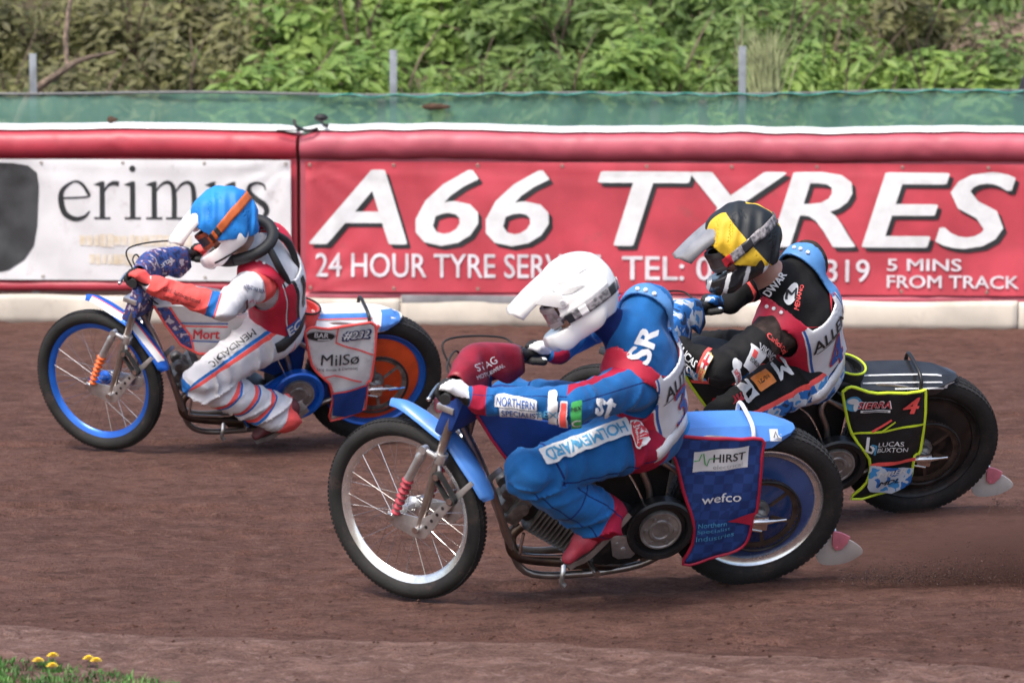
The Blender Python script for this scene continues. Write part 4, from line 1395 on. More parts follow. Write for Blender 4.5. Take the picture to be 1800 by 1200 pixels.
    gp.build('gearbox_plate', ALU, root, bevel=.004)
    ig = MB(); ig.prism([(.66, .30), (.44, .31), (.37, .25), (.375, .05), (.47, .03), (.60, .08), (.66, .14)], lambda a, b, y: np.array([a, y, b]), -.055, .045)
    ig.build('inner_panel', cfg.get('inner', BLACKC), root, bevel=.012)
    # footrests
    for sy in (1, -1):
        MB().tube([(.66, sy * .09, -.16), (.665, sy * .17, -.15), (.665, sy * .235, -.135)], [.011, .011, .013], 10).build('footrest', STEEL, root)
    br = MB().tube([(.76, .10, -.17), (.765, .13, -.20), (.768, .135, -.235), (.755, .138, -.25)], [.011, .010, .009, .012], 8, smooth=3)
    br.build('stand_bracket', ALU, root)
    ch = MB()
    arc = [(.156 * math.cos(q), .085, .156 * math.sin(q)) for q in np.linspace(rad(75), rad(285), 26)]
    ch.tube([(.445, .085, -.006), (.43, .085, .022)] + [(.41, .085, .03)] + arc + [(.41, .085, -.042), (.43, .085, -.034), (.445, .085, -.006)], .006, 6)
    ch.build('drive_chain', DARKM, root)

    # ---- rear wheel
    rw = bpy.data.objects.new('rear_wheel', shared_mesh('rear_tyre', rear_tyre, [RUBBER]))
    link(rw, root)
    MB().lathe([(.258, -.040), (.266, -.036), (.266, .036), (.258, .040), (.250, .030), (.232, .026), (.226, 0), (.232, -.026), (.250, -.030)], n=90, closed=True).build('rim', cfg['rrim'], rw, angle=50)
    MB().lathe([(.0, -.030), (.10, -.030), (.232, -.018), (.235, 0), (.232, .018), (.11, .034), (.05, .036), (.0, .036)], n=72).build('wheel_disc', cfg['disc'], rw)
    spk = MB().lathe([(.142, .064), (.150, .064), (.150, .070), (.142, .070), (.130, .070), (.130, .064)], n=72, closed=True)
    for k in range(58):
        a = 2 * math.pi * k / 58
        d = np.array([math.cos(a), 0, math.sin(a)]); t = np.array([-d[2], 0, d[0]])
        spk.box(d * .153 + (0, .067, 0), (.009, .005, .008), np.stack([t, [0, 1, 0], d], 1))
    for k in range(6):
        a = 2 * math.pi * k / 6 + .3
        d = np.array([math.cos(a), 0, math.sin(a)]); t = np.array([-d[2], 0, d[0]])
        spk.box(d * .09 + (0, .067, 0), (.014, .005, .08), np.stack([t, [0, 1, 0], d], 1))
    spk.build('sprocket', cfg.get('sprocket', RUST), rw)
    MB().lathe([(0, -.10), (.016, -.10), (.018, -.05), (.045, -.045), (.045, .05), (.028, .06), (.026, .08), (.012, .09), (.012, .125), (0, .125)], n=30).build('hub', GUNM, rw)
    ad = MB().tube([(.06, .12, -.004), (-.01, .125, .0), (-.055, .125, .004), (-.09, .125, .008)], [.012, .012, .006, .006], 10)
    ad.tube([(.07, .12, -.03), (.0, .12, -.045)], .006, 8).box((.01, .115, -.012), (.06, .012, .06))
    ad.build('axle_adjuster', STEEL, root, bevel=.002)
    if cfg.get('chain_tip'):
        MB().tube([(-.05, .13, .0), (-.13, .132, .012)], [.004, .003], 6).build('adjuster_rod', cfg['chain_tip'], root)

    # ---- rear mudguard: faceted, with a hoop
    V = []; F = []
    stn = [(.372, .345, .088, .045, .325), (.348, .388, .100, .056, .315), (.22, .390, .102, .058, .305), (.10, .390, .100, .056, .300), (.0, .382, .088, .046, .312), (-.078, .364, .050, .020, .342), (-.102, .356, .02, .01, .346)]
    for (x, zt, wb_, wt, zb) in stn:
        sec = [(-wb_, zb), (-wb_, zb + (zt - zb) * .45), (-wt, zt), (wt, zt), (wb_, zb + (zt - zb) * .45), (wb_, zb)]
        for (yv, zv) in sec: V.append((x, yv, zv))
        for (yv, zv) in sec[::-1]: V.append((x, yv * .95, zv - .005))
    q = 12
    for i in range(len(stn) - 1):
        for j in range(q): F.append((i * q + j, i * q + (j + 1) % q, (i + 1) * q + (j + 1) % q, (i + 1) * q + j))
    F += [tuple(range(q)), tuple((len(stn) - 1) * q + j for j in range(q))]
    rgd = MB().add(V, F).build('rear_mudguard', cfg['rguard'], root, angle=25)
    hoop = MB().tube([(.085, .112, .26), (.088, .112, .35), (.092, .088, .404), (.092, .0, .412), (.092, -.088, .404), (.088, -.112, .35), (.085, -.112, .26)], .0085, 10, smooth=3)
    hoop.build('hoop', cfg['hoop'], rgd)
    gb = bvh_of(rgd)
    pr = Print(gb, .02, .001)
    for fn in cfg.get('guard_print', []): fn(pr)
    if pr.k: pr.build('guard_print', rgd)

    # ---- cloth wheel cover with piping
    cp = cfg['cover_poly']
    V2, F2 = split_long(np.array(cp), [tuple(range(len(cp)))], .035)
    bulge = lambda a, b: .132 + .012 * math.sin((a - .05) * 8) + .008 * math.sin(b * 11 + a * 5) + .004 * math.sin(a * 43 + b * 21)
    Vc = [(a, bulge(a, b), b) for a, b in V2]
    cover = make_obj('wheel_cover', Vc, F2, cfg['cover'], root, angle=180)
    so = cover.modifiers.new('thickness', 'SOLIDIFY'); so.thickness = .005; so.offset = 0
    pl = catmull([np.array([a, 0, b]) for a, b in cp + [cp[0]]], 3)
    MB().tube([(p[0], bulge(p[0], p[2]) + .001, p[2]) for p in pl], .0068, 8, cap=False).build('piping', pipe, cover)
    q = Print(bvh_of(cover), .018, .0012)
    for fn in cfg['cover_print']: fn(q)
    q.build('cover_print', cover)

    # ---- dirt deflector trailing behind the rear wheel
    dp = [(-.290, -.262), (-.305, -.225), (-.327, -.190), (-.345, -.160), (-.40, -.178), (-.450, -.208), (-.480, -.240), (-.470, -.262), (-.423, -.290), (-.36, -.300), (-.312, -.292)]
    pl = catmull([np.array([a, b, 0]) for a, b in dp + [dp[0]]], 3)[:-1]
    dfl = MB(); dfl.prism([(p[0], p[1]) for p in pl], lambda a, b, y: np.array([a, y - .35 * (a + .38) ** 2, b]), -.012, -.004)
    de = dfl.build('dirt_deflector', OFFW, root, bevel=.002)
    pk = MB(); pk.prism([(-.335, -.135), (-.345, -.205), (-.362, -.226), (-.385, -.222), (-.405, -.195), (-.412, -.165), (-.375, -.145)], lambda a, b, y: np.array([a, y, b]), -.003, .006)
    pk.cyl((-.363, .006, -.212), (-.363, .010, -.212), .007, n=10)
    pk.build('bracket', PINK, de, bevel=.002)
    MB().tube([(-.35, -.01, -.15), (-.33, -.09, -.06), (-.15, -.12, .0), (.0, -.10, .0)], .007, 8, smooth=5).build('arm', STEEL, de)
    return root, M4

NLc, UPc = (0, 1, 0), (0, 0, 1)
C_ = lambda a, b: (a, .13, b)
NAVYCK = checker_material('navy_checked_cloth', (0.010, 0.035, 0.16), (0.016, 0.055, 0.23), 26)
BLUE_GL = mat('glossy_sky_blue', (0.075, 0.24, 0.66), 0.30, var=0.05, coat=0.4, dirt=0.05)
BLUE_DK = mat('royal_blue_cloth', (0.008, 0.045, 0.23), 0.6, var=0.12, dirt=0.1)
BLUE_RIM = mat('anodised_blue', (0.012, 0.13, 0.60), 0.3, metal=0.35, var=0.08, coat=0.3, dirt=0.1)
REDPIPE = mat('crimson_piping', (0.42, 0.012, 0.045), 0.6, var=0.12)
CRIMSON = mat('crimson_vinyl', (0.24, 0.008, 0.022), 0.45, var=0.15)
REDGAIT = mat('red_rubber', (0.38, 0.035, 0.055), 0.6, var=0.15, dirt=0.1)
ORGAIT = mat('orange_rubber', (0.80, 0.13, 0.015), 0.55, var=0.12, dirt=0.1)
DISC_N = mat('navy_disc', (0.05, 0.10, 0.27), 0.25, col2=(.02, .05, .17), vscale=7, dirt=0.15, coat=.5)
DISC_O = mat('orange_disc', (0.74, 0.085, 0.02), 0.4, var=0.10, dirt=0.12)
DISC_K = mat('black_disc', (0.016, 0.014, 0.014), 0.35, var=0.3, dirt=0.25)
WHITEC = mat('white_cover_cloth', (0.66, 0.66, 0.67), 0.6, var=0.06, dirt=0.12)
BLACKC = mat('black_cloth', (0.010, 0.011, 0.013), 0.6, var=0.2, dirt=0.1)
CARBON = mat('carbon_black', (0.022, 0.023, 0.026), 0.3, var=0.2, coat=0.4)
CHARG = mat('charcoal_seat', (0.05, 0.05, 0.055), 0.7, var=.2)
LBLUE = mat('bright_cyan_blue', (0.02, 0.30, 0.68), 0.4, var=0.08)
CORAL = mat('fluo_coral', (0.86, 0.10, 0.09), 0.55, var=0.07)

near_cover = [(.375, .404), (.20, .386), (.063, .372), (.054, .30), (.040, .075), (.052, .040), (.055, -.07), (.095, -.118), (.20, -.150), (.300, -.168), (.277, -.075), (.292, .034), (.344, .163), (.388, .291), (.425, .35)]
left_cover = [(.415, .345), (.385, .372), (.30, .366), (.12, .388), (.075, .375), (.055, .33), (.050, .08), (.066, .05), (.060, -.085), (.075, -.11), (.23, -.160), (.236, -.03), (.262, .055), (.30, .095), (.36, .16)]
right_cover = [(.445, .365), (.412, .392), (.33, .362), (.20, .352), (.095, .352), (.068, .335), (.045, .065), (.068, .03), (.066, -.105), (.14, -.15), (.313, -.185), (.262, -.095), (.274, .03), (.37, .155)]

def cov_near(q):
    q.put(rect2d(.215, .092), C_(.215, .297), NLc, UPc, PAPER, rot=4)
    q.text('HIRST', C_(.183, .306), NLc, UPc, .034, INK, bold=.03, width=.125, rot=4)
    q.text('electrical', C_(.185, .270), NLc, UPc, .018, SILVP, width=.115, rot=4)
    q.put(band2d([(-.045, 0), (-.025, 0), (-.018, .028), (-.010, .030), (0, -.02), (.008, -.030), (.016, 0), (.04, 0)], .0045), C_(.277, .300), NLc, UPc, GREENP, rot=4)
    q.text('wefco', C_(.195, .135), NLc, UPc, .038, PAPER, bold=.02, width=.155, rot=3)
    for k, t in enumerate(('Northern', 'Specialist', 'Industries')):
        q.text(t, C_(.215 - .01 * k, .018 - .028 * k), NLc, UPc, .022, SKYP, width=.11 + .02 * k, rot=6)
    q.put((np.array([(-.06, 0), (.05, .028), (.055, -.035)]), [(0, 1, 2)]), C_(.10, .035), NLc, UPc, REDPIPE)
def cov_left(q):
    q.put(ell2d(.155, .062), C_(.335, .322), NLc, UPc, SILVP, rot=-2)
    q.put(ell2d(.140, .050), C_(.335, .322), NLc, UPc, INK, rot=-2)
    q.text('BAR', C_(.332, .330), NLc, UPc, .026, PAPER, bold=.03)
    q.put(rect2d(.06, .006), C_(.318, .306), NLc, UPc, PAPER)
    q.put(band2d([(.255 - .25, .372 - .30), (.255 - .25, .285 - .30), (.06 - .25, .215 - .30)], .008), (.25, .13, .30), NLc, (0, 0, 1), CORAL, sx=-1, sy=1)
    q.text('#232', C_(.155, .325), NLc, UPc, .054, NAVYP, bold=.16, shear=.2, width=.150)
    q.text('#232', C_(.157, .327), NLc, UPc, .046, PAPER, bold=.03, shear=.2, width=.128)
    q.text('MilSø', C_(.225, .195), NLc, UPc, .062, INK, bold=.008, width=.19, rot=2)
    q.text('Ung mode & Dametøj', C_(.235, .143), NLc, UPc, .020, INK, width=.20, rot=2)
    q.put((np.array([(-.085, .055), (.105, .015), (.105, -.08), (.095, -.108), (-.072, -.155), (-.083, -.02)]) * (-1, 1), [tuple(range(6))]), C_(.155, -.005), NLc, UPc, BLUE_DK)
    q.put(band2d([(-.005, .10), (.05, .115), (.195, .07)], .008), (.30, .13, .0), NLc, UPc, CORAL, sx=1)
    q.put(band2d([(-.08, .05), (.11, .01)], .008), C_(.155, -.005), NLc, UPc, CORAL, sx=-1, sy=1)
def cov_right(q):
    q.put(ell2d(.075, .075), C_(.385, .30), NLc, UPc, SKYP); q.put(ell2d(.05, .03), C_(.388, .312), NLc, UPc, PAPER); q.put(ell2d(.02, .05), C_(.372, .29), NLc, UPc, PAPER)
    q.text('SIERRA', C_(.292, .298), NLc, UPc, .036, PAPER, bold=.09, shear=.15, width=.155)
    q.text('SIERRA', C_(.292, .298), NLc, UPc, .032, REDP, bold=.03, shear=.15, width=.145)
    q.put(rect2d(.13, .012), C_(.285, .268), NLc, UPc, PAPER)
    q.put(rect2d(.11, .004), C_(.285, .268), NLc, UPc, INK)
    q.text('4', C_(.13, .290), NLc, UPc, .075, CORAL, bold=.06, shear=.15, width=.075)
    q.put(band2d([(-.165, -.025), (-.09, -.022), (.05, -.0), (.155, .018)], .010), C_(.215, .185), NLc, UPc, LIME)
    q.put(band2d([(-.02, -.03), (.055, .03)], .010), C_(.265, .20), NLc, UPc, CORAL)
    q.put(band2d([(-.02, -.03), (.04, .02)], .008), C_(.232, .20), NLc, UPc, LIME)
    q.put(band2d([(-.012, .045), (-.012, -.02), (.01, -.028), (.016, -.01), (.002, .008)], .013), C_(.285, .100), NLc, UPc, PAPER)
    q.put(band2d([(-.006, .012), (.014, .008), (.014, -.038)], .010), C_(.275, .098), NLc, UPc, SKYP)
    q.text('LUCAS', C_(.195, .112), NLc, UPc, .022, PAPER, bold=.0, width=.115)
    q.text('BUXTON', C_(.185, .084), NLc, UPc, .022, PAPER, bold=.0, width=.135)
    q.put(rect2d(.205, .018), C_(.170, .018), NLc, UPc, CORAL, rot=5)
    q.put((np.array([(-.10, .0), (.105, .03), (.11, -.06), (.08, -.11), (-.13, -.155), (-.10, -.10)]) * (-1, 1), [tuple(range(6))]), C_(.168, -.02), NLc, UPc, CAMO)
    q.text('MBER', C_(.165, -.035), NLc, UPc, .026, PAPER, bold=.05, shear=.25, width=.13, rot=5)
    q.text('MDL', C_(.170, -.085), NLc, UPc, .022, INK, bold=.06, shear=.25, width=.10, rot=5)

def tank_left(q):
    c = (0, .12, 0); poly = lambda P: (np.array([(-a, b) for a, b in P]), [tuple(range(len(P)))])
    q.put(poly([(1.155, .480), (1.09, .388), (1.01, .285), (.955, .26), (.975, .335), (1.05, .43), (1.09, .49)]), c, NLc, UPc, STARS)
    q.put(band2d([(-1.09, .49), (-1.05, .43), (-.975, .335), (-.955, .26)], .010), c, NLc, UPc, CORAL)
    q.put(band2d([(-1.03, .405), (-.80, .40)], .007), c, NLc, UPc, BLUEP); q.put(band2d([(-1.02, .390), (-.80, .383)], .007), c, NLc, UPc, CORAL)
    q.text('Mort', (.90, .12, .345), NLc, UPc, .05, REDP, bold=.06, width=.13)
    q.put(band2d([(-.97, .31), (-.76, .30)], .006), c, NLc, UPc, BLUEP)
def tank_right(q):
    c = (0, .12, 0); poly = lambda P: (np.array([(-a, b) for a, b in P]), [tuple(range(len(P)))])
    q.put(poly([(1.15, .485), (1.09, .42), (.85, .415), (.70, .425), (.80, .452), (1.03, .497)]), c, NLc, UPc, CAMO)
    q.put(band2d([(-1.11, .415), (-.85, .405), (-.68, .415)], .014), c, NLc, UPc, CORAL)
    q.put(band2d([(-.86, .33), (-.78, .40)], .010), c, NLc, UPc, LIME)
    q.text('PIT', (.97, .12, .32), NLc, UPc, .035, REDP, bold=.08, shear=.2)
BIKES = {}
BIKES['near'] = make_bike(dict(
    O=[0.926, 14.516, 0.321], MP=[[-0.9688, 0.2223, 0.1095], [-0.2478, -0.8782, -0.4091], [0.0052, -0.4235, 0.9059]], steer=rad(48.4), spin=.3,
    label='blue speedway motorcycle with silver front rim and navy checked wheel cover, nearest', body=BLUE_DK, accent=REDPIPE, piping=REDPIPE,
    frim=BRALU, rrim=BRALU, disc=DISC_N, sprocket=RUST, gaiter=REDGAIT, fguard=BLUE_GL, shroud=BLUE_DK, tank=BLUE_DK, seat=CHARG, hump=LBLUE, primary=BLACKP, rguard=BLUE_GL, hoop=WHITEP,
    barcover=CRIMSON, bartext=[(.012, 'STAG', .026, PAPER), (-.018, 'MOTORWEAR', .013, PAPER)], gripL=(1.334, .29, .716), gripR=(.898, -.13, .618),
    cover=NAVYCK, cover_poly=near_cover, cover_print=[cov_near],
    guard_print=[lambda p: p.put(rect2d(.05, .045), (-.01, .06, 0.348), (0, .8, .6), UPc, PAPER), lambda p: p.put(band2d([(-.01, -.01), (.0, .012), (.008, -.012)], .004), (-.01, .06, 0.348), (0, .8, .6), UPc, INK)]))
BIKES['left'] = make_bike(dict(
    O=[-0.687, 18.794, 0.32], MP=[[-0.9511, 0.2771, 0.1368], [-0.309, -0.8597, -0.4067], [0.005, -0.4291, 0.9033]], steer=rad(45.8), spin=.9,
    label='white blue and orange speedway motorcycle with blue rims and white wheel cover, leading at left', body=WHITEC, accent=ORANGE, piping=CORAL,
    frim=BLUE_RIM, rrim=BLUE_RIM, hub=BLUE_RIM, disc=DISC_O, sprocket=GUNM, gaiter=ORGAIT, fguard=BLUE_RIM, fguard_stripe=(WHITEP, CORAL), inner=BLUE_DK, shroud=STARS, tank=WHITEC, tank_print=[tank_left], seat=CORAL, hump=CORAL, hump_edge=BLACKR,
    primary=BLUE_RIM, rguard=WHITEP, hoop=BLACKP, chain_tip=BLUE_GL, barcover=STARS, bartext=[(.0, 'Mortar', .024, PAPER)], gripL=(1.317, .29, .759), gripR=(.905, -.13, .645),
    cover=WHITEC, cover_poly=left_cover, cover_print=[cov_left],
    guard_print=[lambda p: p.put(rect2d(.27, .028), (.21, .06, 0.390), (0, .6, .8), UPc, BLUE_GL), lambda p: p.put(rect2d(.29, .006), (.21, .07, 0.376), (0, .8, .6), UPc, CORAL),
                 lambda p: p.put((np.array([(-.05, -.05), (.06, -.03), (.07, .05), (-.03, .05)]), [(0, 1, 2, 3)]), (-.02, .05, 0.348), (0, .9, .4), UPc, BLUE_GL),
                 lambda p: p.put(band2d([(-.02, -.03), (.01, .02)], .014), (.045, .09, 0.328), (0, 1, .2), UPc, CORAL)]))
BIKES['right'] = make_bike(dict(
    O=[1.745, 16.334, 0.316], MP=[[-0.9721, 0.2055, 0.1134], [-0.2346, -0.8644, -0.4447], [0.0067, -0.4589, 0.8885]], steer=rad(48.4), spin=.5,
    label='black speedway motorcycle with lime piped wheel cover, behind the nearest one', body=BLACKC, accent=LIME, piping=LIME,
    frim=DARKM, rrim=DARKM, disc=DISC_K, gaiter=BLACKR, fguard=BLACKP, shroud=BLACKC, tank=BLACKC, tank_print=[tank_right], seat=BLACKC, hump=BLACKC, hump_edge=LIME,
    primary=BLACKP, rguard=CARBON, hoop=BLACKP, barcover=CAMO, gripL=(1.308, .29, .723), gripR=(.984, -.13, .639),
    cover=BLACKC, cover_poly=right_cover, cover_print=[cov_right],
    guard_print=[lambda p: p.put(rect2d(.36, .007), (.16, .055, 0.391), (0, .5, .8), UPc, PAPER), lambda p: p.put(rect2d(.36, .006), (.16, .08, 0.368), (0, .7, .7), UPc, PAPER), lambda p: p.put(rect2d(.30, .006), (.05, .095, 0.346), (0, .8, .6), UPc, PAPER),
                 lambda p: p.text('Talon', (.235, .10, 0.313), (0, 1, .15), UPc, .036, REDP, bold=.10, shear=.2, width=.165), lambda p: p.text('Talon', (.235, .10, 0.314), (0, 1, .15), UPc, .032, PAPER, bold=.035, shear=.2, width=.155)]))

# ================================================================== RIDERS
SKIN = mat('skin', (0.50, 0.27, 0.20), 0.5, var=0.06)
GLOVEK = mat('glove_black', (0.014, 0.014, 0.015), 0.7, var=.2)
GLOVEW = mat('glove_white', (0.74, 0.74, 0.75), 0.65, var=.06)
LENS = mat('goggle_lens', (0.05, 0.045, 0.05), 0.08, var=0.1, coat=.6)
HELMW = mat('helmet_white', (0.82, 0.82, 0.81), 0.22, var=0.02, coat=0.6)
HELMK = mat('helmet_black', (0.018, 0.018, 0.02), 0.25, var=0.2, coat=0.5)
VENT = mat('vent_dark', (0.02, 0.02, 0.02), 0.7)
BOOTRED = mat('boot_red', (0.40, 0.035, 0.06), 0.55, var=0.2, dirt=0.25)
BOOTDK = mat('boot_maroon', (0.10, 0.02, 0.025), 0.6, var=0.25, dirt=0.3)
SOLE = mat('boot_sole', (0.05, 0.045, 0.04), 0.8, var=0.3, dirt=0.4)
SHOE = mat('steel_shoe', (0.30, 0.27, 0.25), 0.45, metal=0.6, var=0.2, dirt=0.35)
SUITBLUE = mat('suit_blue', (0.009, 0.115, 0.35), 0.8, var=0.14, vscale=9, bump=0.12, bscale=160, sheen=.1, spec=0.25, wrinkle=0.5)
SUITRED = mat('suit_red', (0.36, 0.012, 0.045), 0.8, var=0.15, vscale=9, bump=0.1, bscale=160, spec=0.25, wrinkle=0.5)
SUITNAVY = mat('suit_navy', (0.006, 0.02, 0.12), 0.8, var=0.15, spec=0.25, wrinkle=0.5)
SUITWHITE = mat('suit_white', (0.62, 0.62, 0.65), 0.8, var=0.07, vscale=9, bump=0.12, bscale=160, dirt=0.10, spec=0.25, wrinkle=0.5)
SUITCORAL = mat('suit_coral', (0.86, 0.11, 0.10), 0.8, var=0.08, vscale=9, bump=0.1, bscale=160, spec=0.25, wrinkle=0.5)
SUITPBLUE = mat('suit_panel_blue', (0.02, 0.15, 0.46), 0.8, var=0.12, spec=0.25, wrinkle=0.5)
SUITBLACK = mat('suit_black', (0.011, 0.011, 0.012), 0.8, var=0.25, vscale=9, bump=0.15, bscale=160, spec=0.25, wrinkle=0.5)
SUITMESH = mat('suit_mesh', (0.045, 0.03, 0.026), 0.8, var=0.25, vscale=30, spec=0.25, wrinkle=0.5)
BIBW = mat('bib_white', (0.68, 0.69, 0.72), 0.5, var=0.05)
BIBR = mat('bib_red', (0.50, 0.015, 0.045), 0.5, var=0.10)
BIBB = mat('bib_blue', (0.085, 0.25, 0.55), 0.5, var=0.10)
CAPBLUE = mat('cap_blue', (0.012, 0.22, 0.66), 0.6, var=0.12, vscale=8)
CAPBLACK = mat('cap_black', (0.010, 0.014, 0.018), 0.6, var=0.2)
CAPYELLOW = mat('cap_yellow', (0.72, 0.46, 0.025), 0.6, var=0.1)
STRAPOR = mat('strap_orange', (0.50, 0.11, 0.025), 0.6, var=0.12)
STRAPGR = mat('strap_grey', (0.33, 0.31, 0.33), 0.6, col2=(.05, .05, .055), vscale=60)
BRACE = mat('neck_brace', (0.016, 0.017, 0.019), 0.6, var=.15)

def sine_noise(P, f, seed):
    r = np.random.default_rng(seed)
    z = np.zeros(len(P), np.float32)
    for _ in range(6):
        k = r.normal(0, 1, 3); k *= f / np.linalg.norm(k)
        z += np.sin(P @ k.astype(np.float32) + r.uniform(0, 6.3))
    return z / 2.45

def refine(V, F, classify, k=4):
    """cut the faces that a colour edge crosses into k x k so the edge runs clean"""
    mats, mi = classify(V[F].mean(1))
    _, mv = classify(V)
    mixed = np.zeros(len(F), bool)
    for j in range(4): mixed |= mv[F[:, j]] != mi
    Q = V[F[mixed]]; g = np.linspace(0, 1, k + 1)
    a, b = np.meshgrid(g, g, indexing='ij'); a = a.ravel(); b = b.ravel()
    W = ((1 - a) * (1 - b))[None, :, None] * Q[:, None, 0] + (a * (1 - b))[None, :, None] * Q[:, None, 1] + (a * b)[None, :, None] * Q[:, None, 2] + ((1 - a) * b)[None, :, None] * Q[:, None, 3]
    i = (np.arange(k)[:, None] * (k + 1) + np.arange(k)[None]).ravel()
    f = np.stack([i, i + k + 1, i + k + 2, i + 1], 1)
    n0 = len(V); nv = (k + 1) ** 2
    F2 = (f[None] + n0 + nv * np.arange(len(Q))[:, None, None]).reshape(-1, 4)
    W = W.reshape(-1, 3)
    m2 = classify(W[F2 - n0].mean(1))[1]
    V2 = np.concatenate([V, W]); F3 = np.concatenate([F[~mixed], F2]); m3 = np.concatenate([mi[~mixed], m2])
    key = np.round(V2 * 2e4).astype(np.int64)
    _, first, inv = np.unique(key, axis=0, return_index=True, return_inverse=True)
    return V2[first], inv.ravel()[F3], mats, m3

def make_rider(key, cfg):
    root_b, M4 = BIKES[key]
    J = {k: np.array(v, float) for k, v in cfg['J'].items()}
    MP = np.array(M4.to_3x3())
    pel = J['pel']
    root = empty('person', M4 @ Matrix.Translation(pel), cfg['label'], 'person', 'riders on the track')
    def own(o):                       # parts are modelled in bike space; the person's empty sits at the hips
        if o.parent is root: o.location = -pel
        return o
    toloc = lambda v: MP.T @ np.array(v, float)
    upT = nrm(J['neck'] - pel); lat = J['shL'] - J['shR']; lat = nrm(lat - upT * np.dot(lat, upT)); fw = np.cross(lat, upT)
    hipR = 2 * pel - J['hipL'] + np.array([0, 0, 0]); hipR[2] = J['hipL'][2] - .02; hipR[0] = J['hipL'][0] - .03
    kneR = np.array(cfg.get('kneR', (J['kneL'][0] - .06, -.21, .36))); ankR = np.array((.64, -.21, -.04))
    shc = .5 * (J['shL'] + J['shR'])
    waist = pel + (J['chest'] - pel) * .45
    T = [('torso', pel, waist, .148, .135, fw, .76), ('torso', waist, J['chest'], .135, .158, fw, .76),
         ('torso', J['chest'], .5 * (shc + J['neck']), .158, .098, fw, .76),
         ('torso', J['shL'] - lat * .03, J['shR'] + lat * .03, .078, .078, None, 1)]
    L_ = [('uaL', J['shL'], J['elL'], .086, .068, None, 1), ('faL', J['elL'], J['wrL'], .067, .046, None, 1),
          ('uaR', J['shR'], J['elR'], .080, .066, None, 1), ('faR', J['elR'], J['wrR'], .066, .045, None, 1),
          ('thL', J['hipL'], J['kneL'], .126, .088, None, 1), ('snL', J['kneL'], J['ankL'], .088, .097, None, 1),
          ('thR', hipR, kneR, .125, .084, None, 1), ('snR', kneR, ankR, .083, .066, None, 1),
          ('neck', J['neck'] - upT * .05, J['head'] - nrm(J['head'] - J['neck']) * .03, .062, .058, None, 1),
          ('head', J['head'] + toloc((0.02, 0, .01)), J['head'] - toloc((.01, 0, .04)), .080, .078, None, 1),
          ('handL', J['wrL'], J['wrL'] + (J['haL'] - J['wrL']) * .45, .036, .026, None, 1), ('handR', J['wrR'], J['wrR'] + (J['haR'] - J['wrR']) * .45, .036, .026, None, 1)]
    prims = T + L_
    yv = np.array([0, 1., 0])
    axes = {}
    for (n, a, b, *_r) in L_:
        ax = nrm(b - a); e1 = nrm(yv - ax * np.dot(yv, ax)); e2 = np.cross(ax, e1)
        axes[n] = (np.array(a), np.array(b), ax, e1, e2, _r[0], _r[1])
    baggy = cfg.get('baggy', 1.0)
    def fold(n, P, t):
        if n not in ('uaL', 'faL', 'uaR', 'faR', 'thL', 'snL', 'thR', 'snR'): return 0.0
        a, b, ax, e1, e2, ra, rb = axes[n]
        Q = P - a.astype(np.float32)
        c1 = Q @ e1.astype(np.float32); c2 = Q @ e2.astype(np.float32)
        s = t * np.linalg.norm(b - a)
        an = np.arctan2(c2, c1)
        end = np.exp(-((t - 1) / .38) ** 2) + .8 * np.exp(-((t) / .30) ** 2) + .18
        ph = 1.3 * np.sin(an * 1.0 + len(n) + ra * 40) + .8 * np.sin(2 * an + 1.1)
        w = 1 - 2 * np.abs(np.sin(math.pi * s / .080 + an + ph * .7)) ** .55
        w = w * (.5 + .5 * np.sin(an * 2 + s * 22))
        if n[1] == 'a': w = w * .6
        w2 = np.sin(2 * math.pi * s / .026 + ph * 2.2 + 1)
        return baggy * end * (.0155 * w + .0014 * w2)
    def D(P, only=None, wrinkle=True):
        d = None
        for (n, a, b, ra, rb, fl, rt) in (only or prims):
            x, t = cone_d(P, a, b, ra, rb, fl, rt)
            if wrinkle: x = x - fold(n, P, t)
            k = .012 if n in ('head', 'snL', 'snR', 'faL', 'faR') else .045
            if n in ('snL', 'snR', 'faL', 'faR'): k = .022
            d = x if d is None else smin(d, x, k)
        if wrinkle: d = d - .0028 * sine_noise(P, 55, 3) - .0016 * sine_noise(P, 120, 5)
        return d
    allp = np.array([p for (_, a, b, *_q) in prims for p in (a, b)])
    V, F = surface_nets(lambda P: D(P), allp.min(0) - .17, allp.max(0) + .17, .0075)
    V = relax(V, F, 1, .4)
    names = np.array([p[0] for p in prims])
    def classify(ctr):
        ctr = ctr.astype(np.float32)
        best = None; who = np.zeros(len(ctr), int)
        for i, (n, a, b, ra, rb, fl, rt) in enumerate(prims):
            x, t = cone_d(ctr, a, b, ra, rb, fl, rt)
            if best is None: best = x.copy(); tt = t.copy()
            else:
                m = x < best; best[m] = x[m]; who[m] = i; tt[m] = t[m]
        ang = np.zeros(len(ctr))
        for i, n in enumerate(names):
            if n in axes:
                m = who == i; a, b, ax, e1, e2, *_r = axes[n]; Q = ctr[m] - a
                ang[m] = np.arctan2(Q @ e2, Q @ e1)
        tor = np.stack([(ctr - pel) @ lat, (ctr - pel) @ upT, (ctr - pel) @ fw], 1)
        return cfg['zones'](names[who], tt, ang, tor, ctr)
    V, F, mats, mi = refine(V, F, classify)
    body = own(make_obj('body', V, F, mats, root, mi, angle=180, normals=False))
    bb = BVHTree.FromPolygons([tuple(v) for v in V], [tuple(map(int, f)) for f in F])

    # ---- race bib over the shoulders
    chestv = float(np.dot(shc - pel, upT))
    vneck = chestv * cfg.get('vneck', .78)
    hem = cfg.get('hem', .03)
    aL, aR = J['shL'] + lat * .045 - upT * .035, J['shR'] - lat * .045 - upT * .035
